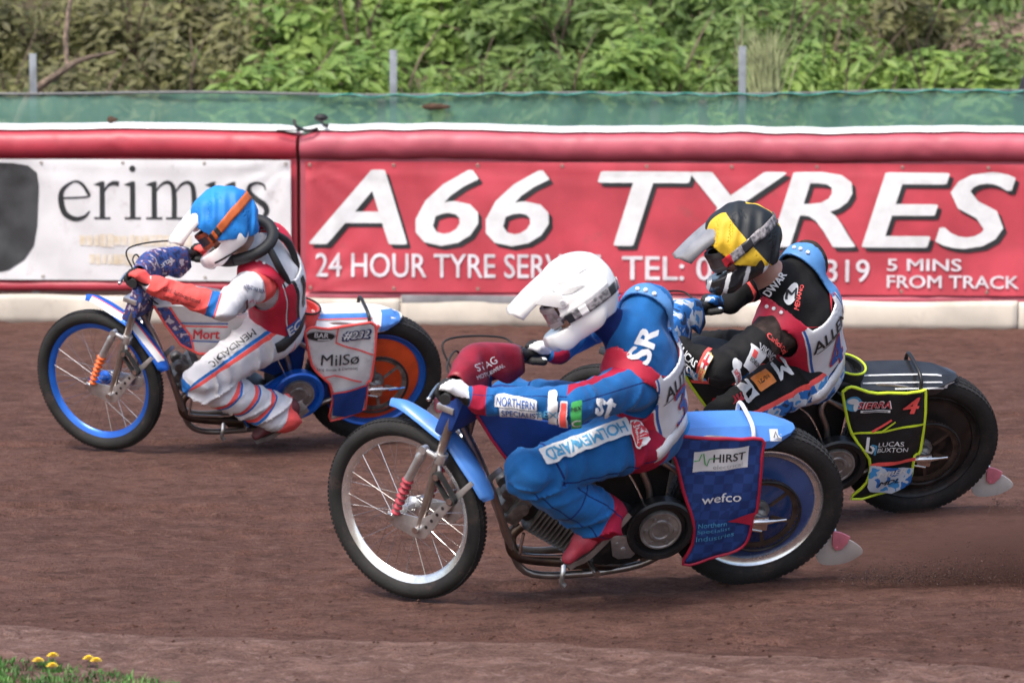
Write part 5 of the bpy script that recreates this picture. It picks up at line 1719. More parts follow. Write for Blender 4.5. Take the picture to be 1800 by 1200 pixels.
    def Db(P):
        d = D(P, T, False) - .0025 * sine_noise(P, 40, 9)
        u = (P - pel) @ lat; v = (P - pel) @ upT; w = (P - pel) @ fw
        cut = np.maximum(.112 - np.linalg.norm(P - aL, axis=1), .112 - np.linalg.norm(P - aR, axis=1))
        hole = np.minimum(.082 + .25 * np.clip(v - vneck, 0, .1) - np.abs(u), v - vneck - .18 * np.clip(np.abs(u) - .03, 0, .1))
        cut = np.maximum(cut, hole)
        cut = np.maximum(cut, hem + .02 * np.cos(u * 18) - v)
        return np.maximum(np.abs(d - .016) - .0055, cut)
    tp = np.array([p for (_, a, b, *_q) in T for p in (a, b)])
    Vb, Fb = surface_nets(Db, tp.min(0) - .22, tp.max(0) + .22, .0062)
    Vb = relax(Vb, Fb, 1, .4)
    def bibclass(c):
        t3 = np.stack([(c - pel) @ lat, (c - pel) @ upT, (c - pel) @ fw], 1)
        u, v, w = t3.T
        half = .128 - .10 * np.clip(v - vneck, -.03, .1)
        white = (w < .03) & (v < vneck + .035) & (np.abs(u) < half)
        edge = white & (np.abs(np.abs(u) - half + .010) < .0045)
        return cfg['bibmats'], np.where(edge, 3, np.where(white, 0, np.where(u > 0, 1, 2)))
    Vb, Fb, bm_, mk = refine(Vb, Fb, bibclass, 3)
    bib = own(make_obj('race_bib', Vb, Fb, bm_, root, mk, angle=180, normals=False))
    bbb = BVHTree.FromPolygons([tuple(v) for v in Vb], [tuple(map(int, f)) for f in Fb])
    # studs on the shoulder straps
    for sgn, sh in ((1, J['shL']), (-1, J['shR'])):
        for k in range(3):
            q = sh - sgn * lat * .036 + fw * (.005 - .03 * k) + upT * .13
            h = bbb.ray_cast(Vector(q), Vector(-upT), .3)
            if h[0] is not None:
                p = np.array(h[0]); nn_ = np.array(h[1]); nn_ = nn_ if np.dot(nn_, upT) > 0 else -nn_
                s_ = MB().cyl(p + nn_ * .003, p + nn_ * .009, .009, .007, n=10).build('stud', WHITEP, bib)

    # ---- prints
    def spot(n, t, a, extra=0.0):
        A, B, ax, e1, e2, ra, rb = axes[n]
        nn = math.cos(a) * e1 + math.sin(a) * e2
        return A + (B - A) * t + nn * (ra + (rb - ra) * t), nn, ax
    pr = Print(bb, .011, .0016, .06); pr.base = .003
    for fn in cfg['prints']: fn(pr, spot, dict(lat=lat, up=upT, fw=fw, pel=pel, J=J, cam=toloc((0, -1, .1)), right=toloc((1, 0, 0)), top=toloc((0, 0, 1))))
    pr.build('sponsor_print', root, own)
    pr = Print(bbb, .016, .0008, .10)
    bc = pel - fw * .13
    for fn in cfg['bibprints']: fn(pr, bc, lat, upT, fw, chestv)
    pr.build('lettering', bib)

    # ---- gloves gripping the bar
    for side, wr, ha in (('L', J['wrL'], J['haL']), ('R', J['wrR'], J['haR'])):
        bar_ax = nrm(np.array(cfg['gripL']) - np.array(cfg['gripR']))
        if side == 'R': bar_ax = -bar_ax                     # pointing outwards
        g = ha
        wd = wr - g; wd = nrm(wd - bar_ax * np.dot(wd, bar_ax)); nu = nrm(np.cross(bar_ax, wd))
        if np.dot(nu, toloc((0, 0, 1))) < 0: nu = -nu
        pr_ = []
        for k, o in enumerate((-.033, -.011, .011, .032)):
            ln = (.94, 1.05, 1.0, .82)[k]
            kn = g + nu * .034 + wd * .012 + bar_ax * o
            m1 = g + nu * .022 * ln - wd * .032 * ln + bar_ax * o
            m2 = g - nu * .012 - wd * .034 * ln + bar_ax * o
            tp_ = g - nu * .032 * ln - wd * .008 + bar_ax * o
            pr_ += [(wr + (g - wr) * .35 + bar_ax * o * .5, kn, .020, .0145), (kn, m1, .0125, .0115), (m1, m2, .0115, .0108), (m2, tp_, .0108, .0095)]
        th0 = g + wd * .05 - bar_ax * .035; th1 = g + wd * .018 - bar_ax * .052 - nu * .012; th2 = g - wd * .016 - bar_ax * .045 - nu * .03
        pr_ += [(th0, th1, .016, .0135), (th1, th2, .0135, .011), (wr - (g - wr) * .12, wr + (g - wr) * .35, .046, .034)]
        def Dg(P):
            d = None
            for q, (a, b, ra, rb) in enumerate(pr_):
                x, t = cone_d(P, a, b, ra, rb)
                d = x if d is None else smin(d, x, .006)
            return d
        pts = np.array([p for q in pr_ for p in q[:2]])
        Vg, Fg = surface_nets(Dg, pts.min(0) - .05, pts.max(0) + .05, .004)
        Vg = relax(Vg, Fg, 1, .3)
        cg = Vg[Fg].mean(1)
        backhand = ((cg - g) @ nu > .012) & ((cg - g) @ wd > -.022)
        own(make_obj('glove', Vg, Fg, cfg['glove'], root, np.where(backhand, 1, 0), angle=180, normals=False))

    # ---- boots
    for side, an, kn in (('L', J['ankL'], J['kneL']), ('R', ankR, kneR)):
        if side == 'L': heel, toe = J['heeL'], J['toeL']
        else: heel, toe = an + np.array([-.06, 0, -.06]), an + np.array([.16, 0, -.085])
        shin = nrm(an - kn); ft = nrm(toe - heel)
        up_f = nrm(-shin - ft * np.dot(-shin, ft))
        latf = np.cross(up_f, ft)
        ball = heel + ft * .155; tip = heel + ft * .235
        pr_ = [(an - shin * .08, an + shin * .02, .064, .056, None, 1), (an + shin * .02, heel + up_f * .035 + ft * .03, .055, .046, None, 1), (an + ft * .03 + shin * .02, ball + up_f * .03, .052, .042, None, 1), (ball + up_f * .025, tip + up_f * .02, .043, .030, up_f, .75)]
        def Df(P):
            d = None
            for (a, b, ra, rb, fl, rt) in pr_:
                x, t = cone_d(P, a, b, ra, rb, fl, rt)
                d = x if d is None else smin(d, x, .02)
            return d - .001 * np.sin((P @ shin.astype(np.float32)) * 160)
        pts = np.array([p for q in pr_ for p in q[:2]])
        Vf, Ff = surface_nets(Df, pts.min(0) - .08, pts.max(0) + .08, .0065)
        Vf = relax(Vf, Ff, 1, .4)
        boot = own(make_obj('boot', Vf, Ff, cfg['boot'], root, angle=180, normals=False))
        for k in range(2):
            sc_ = an - shin * (.035 + .045 * k) ; ux = nrm(np.cross(shin, latf)); uy = np.cross(shin, ux)
            ring_ = [sc_ + (.060 + .004 * k) * (math.cos(q) * ux + math.sin(q) * uy) for q in np.linspace(0, 2 * math.pi, 22)]
            MB().tube(ring_, .0055, 6, cap=False).build('boot_strap', BLACKR, boot)
            MB().box(sc_ + .064 * nrm(latf - shin * np.dot(latf, shin)), (.022, .02, .008), np.stack([ux, shin, nrm(np.cross(ux, shin))], 1)).build('buckle', SILVP, boot, bevel=.002)
        # sole / steel shoe: a plate under the foot turned up at the toe
        so_ = MB(); Vs = []; Fs = []; st2 = []
        for k in range(12):
            q = k / 11
            p = heel - ft * .035 + ft * .30 * q + up_f * (-.012 + .045 * max(0, q - .72) ** 1.2 * 2)
            wdt = .036 + .010 * math.sin(q * math.pi) if q < .9 else .030
            for j in (-1, -.5, 0, .5, 1): Vs.append(p + latf * wdt * j + up_f * .012 * abs(j) ** 3)
            for j in (-1, -.5, 0, .5, 1): Vs.append(p + latf * wdt * j * .96 - up_f * .013)
        for k in range(11):
            for j in range(4):
                a = k * 10 + j
                Fs += [(a, a + 1, a + 11, a + 10), (a + 5, a + 15, a + 16, a + 6)]
            a = k * 10
            Fs += [(a, a + 10, a + 15, a + 5), (a + 4, a + 9, a + 19, a + 14)]
        for a in (0, 110): Fs += [(a + j, a + j + 1, a + j + 6, a + j + 5) for j in range(4)]
        so_.add(Vs, Fs); so_.build('steel_shoe' if side == 'L' else 'sole', SHOE if side == 'L' else SOLE, boot, angle=50)

    # ---- helmet
    p_, roll_, yaw_ = cfg['headrot']
    f_w = np.array([-math.cos(rad(p_)) * math.cos(rad(yaw_)), -math.sin(rad(yaw_)) * math.cos(rad(p_)), -math.sin(rad(p_))])
    u_w = np.array([0, 0, 1.]) - f_w * (-math.sin(rad(p_))); u_w = nrm(u_w)
    l_w = np.cross(u_w, f_w)
    u_w, l_w = u_w * math.cos(rad(roll_)) + l_w * math.sin(rad(roll_)), l_w * math.cos(rad(roll_)) - u_w * math.sin(rad(roll_))
    H = np.stack([toloc(f_w), toloc(l_w), toloc(u_w)], 1)
    hc = J['head']
    hsc = cfg.get('hscale', 1.0)
    hx = lambda P: np.asarray(P) * hsc @ H.T + hc
    ridge = cfg.get('ridge', 1.0)
    def outer(P, grow=0.0):
        e = lambda c, r: (np.linalg.norm((P - np.array(c, np.float32)) / np.array(r, np.float32), axis=1) - 1) * min(r)
        d = e((-.012, 0, .022), (.153 + grow, .124 + grow, .138 + grow))
        d = smin(d, e((-.01, 0, -.055), (.115, .106, .095)), .05)
        if ridge:                                   # raised panel over the crown
            ay = np.abs(P[:, 1]); zz = P[:, 2]
            wv = .040 + .16 * np.clip(-P[:, 0] - .02, -.05, .12)
            d = d - ridge * .006 * np.clip((wv - ay) / .010, 0, 1) * np.clip((zz - .05) / .03, 0, 1) * np.clip((P[:, 0] + .16) / .03, 0, 1)
            # recessed side panel and a crease running back from the temple
            tri = np.clip((.030 - np.abs(zz - .062 - .25 * (P[:, 0] + .02))) / .008, 0, 1) * np.clip((.055 - np.abs(P[:, 0] + .035)) / .01, 0, 1) * (ay > .07)
            d = d + ridge * .006 * tri * np.clip((P[:, 0] + .10) / .11, 0, 1)
            d = d - ridge * .005 * np.exp(-((zz + .010 + .10 * P[:, 0]) / .010) ** 2) * (ay > .06)
        return d
    def Dh(P):
        d = outer(P)
        for s in (1, -1):
            x, _ = cone_d(P, (-.03, s * .092, -.075), (.105, s * .072, -.098), .052, .047, (0, 1, 0), .45); d = smin(d, x, .03)
            x, _ = cone_d(P, (.105, s * .072, -.098), (.160, s * .022, -.100), .047, .042, (.25, s * .97, 0), .45); d = smin(d, x, .02)
        x, _ = cone_d(P, (.160, .022, -.100), (.160, -.022, -.100), .042, .042, (1, 0, 0), .55); d = smin(d, x, .02)
        e = lambda c, r: (np.linalg.norm((P - np.array(c, np.float32)) / np.array(r, np.float32), axis=1) - 1) * min(r)
        inner = smin(e((-.005, 0, .005), (.126, .098, .112)), cone_d(P, (0, 0, 0), (-.03, 0, -.3), .088, .088)[0], .02)
        q = np.abs(P - np.array((.14, 0, -.012), np.float32)) - np.array((.105, .094, .046), np.float32)
        port = np.linalg.norm(np.maximum(q, 0), axis=1) + np.minimum(q.max(1), 0) - .012
        return np.maximum(np.maximum(d, -inner), -port)
    Vh, Fh = surface_nets(Dh, (-.20, -.17, -.19), (.25, .17, .20), .005)
    Vh = relax(Vh, Fh, 2, .4)
    hb = BVHTree.FromPolygons([tuple(v) for v in Vh], [tuple(map(int, f)) for f in Fh])
    mi = np.zeros(len(Fh), int)
    if cfg.get('chin2'):
        ch = Vh[Fh].mean(1); mi = np.where((ch[:, 2] < -.055) & (np.sin(ch[:, 0] * 70 + ch[:, 2] * 60) > .75), 1, 0)
    helmet = own(make_obj('helmet', hx(Vh), Fh, cfg['helmet'], root, mi, angle=180, normals=False))
    # peak
    Vp = []; Fp = []; nu_, nv = 14, 15
    for i in range(nu_):
        q = i / (nu_ - 1)
        for j in range(nv):
            v_ = -1 + 2 * j / (nv - 1)
            wq = .112 - .034 * q - .02 * max(0, q - .8) * abs(v_)
            Vp.append((.035 + .225 * q - .05 * abs(v_) ** 3 * q - .02 * max(0, q - .7) * v_ * v_, v_ * wq, .145 - .035 * q - .028 * q * q - (.060 - .015 * q) * abs(v_) ** 2.4 + .006 * math.cos(v_ * 9)))
    for i in range(nu_ - 1):
        for j in range(nv - 1): Fp.append((i * nv + j, i * nv + j + 1, (i + 1) * nv + j + 1, (i + 1) * nv + j))
    pk = MB().add(hx(Vp), Fp).build('peak', cfg['peak'], helmet, angle=70, normals=False)
    so = pk.modifiers.new('thickness', 'SOLIDIFY'); so.thickness = .004; so.offset = 0
    for s in ((1, -1) if not cfg.get('cap') else ()):
        arm_ = MB().prism([(.125, .072), (.06, .10), (.015, .06), (.01, .015), (.035, .008)], lambda a, b, y: hx((a, y - s * max(0, (a - .02)) * .16, b)), s * .124, s * .131)
        arm_.build('peak_arm', cfg['peak'], helmet, bevel=.002)
        MB().cyl(hx((.026, s * .128, .03)), hx((.026, s * .136, .03)), .009, n=14).build('screw', cfg.get('screw', SILVP), helmet)
    # goggles with lens, strap round the shell
    Vg = []; Fg = []; n1 = 21
    for i in range(n1):
        a = rad(-62 + 124 * i / (n1 - 1))
        for (dr, z) in ((0, .040), (.014, .044), (.018, .034), (.016, .022), (.016, -.024), (.018, -.038), (.014, -.046), (0, -.042)):
            rr = .108 + dr + .012 * math.cos(a)
            nose = .02 * math.exp(-(a / .25) ** 2) if z < -.02 else 0
            Vg.append((.012 + rr * math.cos(a), rr * .86 * math.sin(a), -.012 + z * (1 - .25 * abs(math.sin(a)) ** 3) + nose))
    for i in range(n1 - 1):
        for j in range(7): Fg.append((i * 8 + j, i * 8 + j + 1, (i + 1) * 8 + j + 1, (i + 1) * 8 + j))
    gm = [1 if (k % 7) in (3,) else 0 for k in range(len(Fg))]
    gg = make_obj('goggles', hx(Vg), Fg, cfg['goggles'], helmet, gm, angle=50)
    # ---- cap cover
    capb = hb; cap = None
    if cfg.get('cap'):
        def Dc(P):
            d = outer(P) - .007
            an = np.arctan2(P[:, 1], P[:, 0])
            return d - .0045 * np.sin(P[:, 0] * 95 + P[:, 2] * 60 + 2 * np.sin(P[:, 1] * 30 + P[:, 2] * 22)) * np.clip(.5 + 4 * np.abs(P[:, 1]) * 1.2 - P[:, 2] * 2, 0, 1) - .003 * sine_noise(P, 70, 4)
        def Dcap(P):
            return np.maximum(np.abs(Dc(P) + .001) - .0042, cfg['cap'](P))
        Vc, Fc = surface_nets(Dcap, (-.21, -.18, -.20), (.22, .18, .21), .005)
        Vc = relax(Vc, Fc, 1, .3)
        Vc, Fc, cmats, cmi = refine(Vc, Fc, cfg['capmats'], 3)
        cap = own(make_obj('helmet_cover', hx(Vc), Fc, cmats, root, cmi, angle=180, normals=False))
        capb = BVHTree.FromPolygons([tuple(v) for v in Vc] + [tuple(v) for v in Vh], [tuple(map(int, f)) for f in Fc] + [tuple(map(int, f + len(Vc))) for f in Fh])
    tilt, z0, wid = cfg['strap']
    Vs = []; Fs = []; k = 0
    angs = np.linspace(40, 320, 61)
    for a in angs:
        d = np.array([math.cos(rad(a)), math.sin(rad(a)), 0])
        for j in range(5):
            z = z0 + tilt * (-d[0]) * .12 + wid * (j / 4 - .5)
            o_ = np.array([0, 0, z]) + d * .3
            h = capb.ray_cast(Vector(o_), Vector(-d), .4)
            Vs.append((np.array(h[0]) if h[0] is not None else np.array([0, 0, z]) + d * .12) + d * .005)
    for i in range(len(angs) - 1):
        for j in range(4): Fs.append((i * 5 + j, i * 5 + j + 1, (i + 1) * 5 + j + 1, (i + 1) * 5 + j))
    sm = cfg.get('strapmi')
    st_ = make_obj('goggle_strap', hx(Vs), Fs, cfg['strapmats'], helmet, [sm(f // 4) for f in range(len(Fs))] if sm else None, angle=80, normals=False)
    so = st_.modifiers.new('thickness', 'SOLIDIFY'); so.thickness = .003; so.offset = 0
    if cfg.get('helmprints'):
        pv = [hx(v) for v in Vh]; fv = [tuple(map(int, f)) for f in Fh]
        q = Print(BVHTree.FromPolygons([tuple(p) for p in pv], fv), .015)
        for fn in cfg['helmprints']: fn(q, lambda p: hx(np.array(p)), lambda d: H @ np.array(d, float))
        q.build('helmet_print', helmet)
    return dict(root=root, own=own, J=J, lat=lat, up=upT, fw=fw, hx=hx, H=H, bb=bb, bbb=bbb)

RJ = {
 'near': {'pel': (0.487, 0.1, 0.431), 'hipL': (0.577, 0.19, 0.436), 'kneL': (1.008, 0.32, 0.38), 'ankL': (0.697, 0.27, 0.142), 'toeL': (0.765, 0.31, 0.025), 'heeL': (0.633, 0.27, 0.152), 'chest': (0.573, 0.12, 0.712), 'neck': (0.674, 0.11, 0.873), 'head': (0.849, 0.10, 0.991), 'shL': (0.645, 0.24, 0.692), 'elL': (0.91, 0.42, 0.735), 'wrL': (1.221, 0.31, 0.694), 'haL': (1.334, 0.29, 0.716), 'shR': (0.541, 0.015, 0.902), 'elR': (0.68, -0.26, 0.64), 'wrR': (0.815, -0.16, 0.60), 'haR': (0.898, -0.13, 0.618)},
 'left': {'pel': (0.535, 0.1, 0.374), 'hipL': (0.614, 0.18, 0.36), 'kneL': (0.958, 0.32, 0.197), 'ankL': (0.52, 0.28, -0.03), 'toeL': (0.617, 0.3, -0.129), 'heeL': (0.44, 0.27, -0.002), 'chest': (0.606, 0.13, 0.647), 'neck': (0.73, 0.11, 0.81), 'head': (0.879, 0.12, 0.952), 'shL': (0.725, 0.26, 0.704), 'elL': (0.917, 0.42, 0.67), 'wrL': (1.218, 0.31, 0.728), 'haL': (1.317, 0.29, 0.759), 'shR': (0.591, 0.0, 0.791), 'elR': (0.712, -0.26, 0.62), 'wrR': (0.83, -0.15, 0.623), 'haR': (0.905, -0.13, 0.645)},
 'right': {'pel': (0.571, 0.1, 0.455), 'hipL': (0.66, 0.18, 0.482), 'kneL': (1.018, 0.32, 0.365), 'ankL': (0.68, 0.27, 0.143), 'toeL': (0.765, 0.31, 0.025), 'heeL': (0.62, 0.27, 0.15), 'chest': (0.676, 0.13, 0.744), 'neck': (0.83, 0.11, 0.936), 'head': (0.998, 0.12, 1.087), 'shL': (0.835, 0.24, 0.735), 'elL': (1.095, 0.42, 0.683), 'wrL': (1.239, 0.31, 0.707), 'haL': (1.308, 0.29, 0.723), 'shR': (0.656, 0.01, 0.938), 'elR': (0.76, -0.26, 0.66), 'wrR': (0.905, -0.15, 0.63), 'haR': (0.984, -0.13, 0.639)}}

# ---- suits: which panel of cloth each part of the body shows
def zones_near(n, t, a, tor, c):
    mi = np.zeros(len(n), int)
    mi[n == 'head'] = 3
    mi[n == 'neck'] = 2
    for s in ('L', 'R'):
        mi[(n == 'fa' + s) & (t > .93)] = 1
        mi[(n == 'sn' + s) & (t > .93)] = 1
        mi[(n == 'th' + s) & (t < .16)] = 1
        mi[(n == 'ua' + s) & (np.abs(a - 1.9) < .32)] = 1
        mi[(n == 'sn' + s) & (a < -1.5) & (a > -2.6) & (t > .12) & (t < .55)] = 1
        for nm, an in (('ua', .75), ('fa', .95), ('fa', -1.2), ('th', -.35), ('sn', .35), ('sn', -.9)):
            mi[(n == nm + s) & (np.abs(a - an) < .03)] = 2
        mi[(n == 'th' + s) & (np.abs(t - .80 - .05 * np.sin(a)) < .008)] = 2
        mi[(n == 'sn' + s) & (np.abs(t - .55) < .008)] = 2
    mi[(n == 'torso') & (tor[:, 1] < .10) & (tor[:, 2] > .02)] = 1
    return [SUITBLUE, SUITRED, SUITNAVY, SKIN], mi
def zones_left(n, t, a, tor, c):
    mi = np.zeros(len(n), int)
    mi[(n == 'neck') | (n == 'head')] = 3
    for s in ('L', 'R'):
        mi[(n == 'fa' + s) & (t > .22)] = 1
        mi[(n == 'fa' + s) & (t > .10) & (t <= .22)] = 2
        mi[(n == 'fa' + s) & (t > .075) & (t <= .10)] = 1
        mi[(n == 'th' + s) & (np.abs(a - .55) < .10)] = 1
        mi[(n == 'th' + s) & (np.abs(a - .74) < .08)] = 2
        for k in (.30, .50, .70):
            mi[(n == 'sn' + s) & (np.abs(t + .05 * np.sin(a) - k) < .022)] = 1
            mi[(n == 'sn' + s) & (np.abs(t + .05 * np.sin(a) - k - .035) < .012)] = 2
        mi[(n == 'sn' + s) & (t > .95)] = 1
        mi[(np.char.find(n.astype(str), s) == 2) & (c[:, 0] > 1.022) & (c[:, 2] < .22)] = 2
        mi[(n == 'ua' + s) & (t < .12)] = 1
    mi[(n == 'torso') & (np.abs(np.abs(tor[:, 0]) - .10) < .012)] = 1
    return [SUITWHITE, SUITCORAL, SUITPBLUE, SKIN], mi
def zones_right(n, t, a, tor, c):
    mi = np.zeros(len(n), int)
    mi[(n == 'neck') | (n == 'head')] = 3
    for s in ('L', 'R'):
        m = n == 'th' + s
        mi[m & (a < .25) & (a > -2.2)] = 1
        mi[m & (np.abs(a - .25) < .11)] = 2
        mi[(n == 'sn' + s)] = 1
        mi[(n == 'fa' + s) & (np.abs(t - .42) < .045)] = 2
        mi[(n == 'ua' + s) & (np.abs(a + 2.0) < .14)] = 2
        mi[(n == 'ua' + s) & (np.abs(a + 2.35) < .22)] = 1
        mi[(n == 'ua' + s) & (t < .30)] = 4
    mi[(n == 'torso') & (tor[:, 1] < .06)] = 1
    return [SUITBLACK, CAMO, SUITCORAL, SKIN, SUITMESH], mi

def pr_near(p, spot, e):
    # sleeve sponsor, arm badges, name down the thigh
    c, n, ax = spot('faL', .62, .0); up = np.cross(n, ax) if np.dot(np.cross(n, ax), e['top']) > 0 else -np.cross(n, ax)
    for k, (tx, d) in enumerate((('NORTHERN', .024), ('SPECIALIST', -.014))):
        p.put(rect2d(.155, .037, .004), c + nrm(up) * d - ax * (.005 + .02 * k), n, up, PAPER); p.text(tx, c + nrm(up) * d - ax * (.005 + .02 * k), n, up, .024, BLUEP, bold=.03, width=.14)
    c, n, ax = spot('faL', .20, -.05)
    p.put(rect2d(.13, .034, .004), c, n, ax, PAPER); p.text('BEXFE', c, n, -ax, .024, SKYP, bold=.05, width=.11, rot=90)
    c, n, ax = spot('faL', .08, -.05)
    p.put(rect2d(.030, .10, .004), c, n, up, PAPER); p.put(rect2d(.022, .09, .002), c, n, up, CORAL)
    c, n, ax = spot('faL', -.05, -.05)
    p.put(rect2d(.032, .10, .006), c, n, up, GREENP); p.text('C', c - nrm(up) * .02, n, up, .03, PAPER, bold=.04); p.text('MIX', c + nrm(up) * .03, n, up, .012, INK, bold=.04)
    c, n, ax = spot('uaL', .78, .25)
    p.text('st', c, n, e['top'], .062, PAPER, bold=.09, rot=-14, wide=1.25)
    sb = e['J']['neck'] - e['fw'] * .085 + e['lat'] * .045 - e['up'] * .05
    p.text('SR', sb, nrm(-e['fw'] * .7 + e['up'] * .4 + e['lat'] * .4), e['top'], .075, PAPER, bold=.08, rot=66, wide=1.2)
    c, n, ax = spot('thL', .55, 1.05)
    upd = np.cross(n, ax); upd = upd if np.dot(upd, e['top']) > 0 else -upd
    p.put(rect2d(.36, .062, .006), c, n, upd, PAPER, rot=0); p.text('HOLMEWARD', c, n, -upd, .040, SKYP, bold=.05, width=.33)
    c, n, ax = spot('thL', .12, .75)
    p.put(ell2d(.05, .10), c, n, upd, PAPER); p.put(ell2d(.04, .088), c, n, upd, REDP); p.text('TOOLS', c, n, upd, .014, PAPER, bold=.04, rot=80)
def pr_left(p, spot, e):
    c, n, ax = spot('faL', .62, .0); up = np.cross(n, ax); up = up if np.dot(up, e['top']) > 0 else -up
    p.text('Gjøl Autoværksted', c + nrm(up) * .018, n, up, .026, INK, bold=.01, width=.18)
    p.text('Smedier & din mester', c - nrm(up) * .012, n, up, .016, INK, bold=.0, width=.16)
    c, n, ax = spot('uaL', .45, .0)
    p.text('KLINTAR BEN', c + nrm(up) * .045, n, up, .018, NAVYP, bold=.03, width=.12, rot=-18)
    p.put(rect2d(.018, .085), c - nrm(up) * .02 + ax * .05, n, up, BOOTDK, rot=25)
    p.put(band2d([(-.04, -.008), (-.025, .008), (-.01, -.006), (.005, .009), (.02, -.005), (.04, .006)], .004), c - nrm(up) * .015, n, up, REDP, rot=-20)
    p.put(band2d([(-.04, -.008), (-.025, .008), (-.01, -.006), (.005, .009), (.02, -.005), (.04, .006)], .004), c - nrm(up) * .05 + ax * .06, n, up, SKYP, rot=-60)
    c, n, ax = spot('thL', .52, 1.05); upd = np.cross(n, ax); upd = upd if np.dot(upd, e['top']) > 0 else -upd
    p.text('MENDADIC', c, n, -upd, .034, INK, bold=.015, width=.27)
def pr_right(p, spot, e):
    c, n, ax = spot('uaL', .62, .1)
    p.put(rect2d(.085, .10, .006), c + e['top'] * .0, n, e['top'], PAPER, rot=-32)
    p.put(rect2d(.026, .030, .004), c + e['top'] * .028 + e['right'] * -.006, n, e['top'], CORAL, rot=-32)
    p.text('ECHELON', c + e['top'] * -.008, n, e['top'], .017, INK, bold=.04, width=.07, rot=-32)
    c, n, ax = spot('uaL', .40, .1)
    p.text('VIKING', c, n, e['top'], .030, SILVP, bold=.06, width=.11, rot=-30)
    c, n, ax = spot('uaL', .18, .1)
    p.text('Carlick Craft', c, n, e['top'], .022, CORAL, bold=.05, width=.15, rot=-33)
    c, n, ax = spot('uaL', .95, .15)
    p.put(ell2d(.045, .045), c + e['top'] * .03 - e['right'] * .01, n, e['top'], PAPER); p.put(rect2d(.036, .085, .004), c - e['top'] * .02 + e['right'] * .005, n, e['top'], PAPER, rot=35)
    p.text('SIERRA', c - e['top'] * .02 + e['right'] * .005, n, e['top'], .020, REDP, bold=.05, width=.07, rot=-52)
    c, n, ax = spot('faL', .28, .0); up = np.cross(n, ax); up = up if np.dot(up, e['top']) > 0 else -up
    p.put(rect2d(.034, .115, .003), c, n, up, GOLDP); p.put(rect2d(.030, .045), c + nrm(up) * .032, n, up, PAPER); p.put(rect2d(.030, .010), c + nrm(up) * .032, n, up, REDP); p.put(rect2d(.008, .045), c + nrm(up) * .032, n, up, REDP)
    p.text('ENG', c - nrm(up) * .025, n, up, .020, REDP, bold=.06, rot=90)
    c, n, ax = spot('faL', .72, .0)
    p.text('LUCAS', c + nrm(up) * .020, n, up, .026, PAPER, bold=.04, width=.10, rot=-12); p.text('BUXTON', c - nrm(up) * .016, n, up, .026, PAPER, bold=.04, width=.115, rot=-12); p.put(rect2d(.08, .02), c - nrm(up) * .047, n, up, SKYP, rot=-12)
    sb = e['J']['neck'] - e['fw'] * .045 + e['lat'] * .06 - e['up'] * .02
    nb = nrm(-e['fw'] * .6 + e['up'] * .5 + e['lat'] * .5)
    p.text('DWAR', sb + e['right'] * -.01 + e['top'] * .025, nb, e['top'], .030, PAPER, bold=.07, rot=55, width=.10)
    p.put(ell2d(.05, .095), sb + e['right'] * .055 - e['top'] * .02, nb, e['top'], PAPER, rot=-15); p.text('M', sb + e['right'] * .055 - e['top'] * .02, nb, e['top'], .045, INK, bold=.05); p.text('MENANO', sb + e['right'] * .085 - e['top'] * .035, nb, e['top'], .016, CORAL, bold=.05, rot=75)
    c, n, ax = spot('thL', .50, 1.15); upd = np.cross(n, ax); upd = upd if np.dot(upd, e['top']) > 0 else -upd
    p.text('M', c - ax * .09, n, -upd, .075, PAPER, bold=.06, shear=.2, width=.075); p.put(rect2d(.075, .065), c, n, upd, ORP); p.text('ROUTE', c, n, -upd, .014, INK, width=.05); p.text('R', c + ax * .085, n, -upd, .075, PAPER, bold=.06, shear=.2, width=.06)
    c, n, ax = spot('thL', .86, 1.1); p.text('PIT', c, n, -upd, .028, REDP, bold=.08, shear=.2)

def bib_print(name, num, col):
    def f(p, bc, lat, up, fw, ch):
        n = -fw
        p.put(band2d([(-.115, .0), (.115, .0)], .006), bc + up * (ch * .80 + .03), n, up, REDP)
        p.text(name, bc + up * (ch * .60), n, up, .060, INK, bold=.03, width=.045 * len(name))
        p.put(band2d([(-.10, -.036), (.10, -.036)], .004), bc + up * (ch * .60), n, up, INK)
        p.text(num, bc + up * (ch * .30), n, up, .175, REDP, bold=.055, width=.105)
        p.text(num, bc + up * (ch * .30), n, up, .165, col, bold=.02, width=.092)
    return f
def bib_left(p, bc, lat, up, fw, ch):
    n = -fw
    p.put(rect2d(.05, .24), bc + up * ch * .5 + lat * .10, n, up, BIBR); p.put(rect2d(.02, .30), bc + up * ch * .5 + lat * .065, n, up, INK)
    p.text('1', bc + up * ch * .5, n, up, .17, INK, bold=.05)
    p.put(rect2d(.09, .075, .01), bc + up * ch * .14 + lat * .105, nrm(n + lat), up, BLUEP); p.text('EC', bc + up * ch * .14 + lat * .105, nrm(n + lat), up, .05, PAPER, bold=.06)

def vents(q, P, D):
    for s in (1, -1):
        q.put(ell2d(.018, .008), P((.13, s * .05, .115)), D((.5, s * .5, .7)), D((0, 0, 1)), VENT)
        q.put((np.array([(-.05, -.012), (.035, .012), (.045, -.004), (.01, -.018)]), [(0, 1, 2, 3)]), P((-.03, s * .115, .06)), D((0, s, .3)), D((0, 0, 1)), mat('vent_shadow', (.55, .55, .55), .4), sx=-s, sy=1)
        q.put((np.array([(-.02, -.006), (.03, .008), (.025, -.008)]), [(0, 1, 2)]), P((-.10, s * .085, .10)), D((-.4, s, .5)), D((0, 0, 1)), mat('vent_shadow', (.55, .55, .55), .4), sx=-s, sy=1)

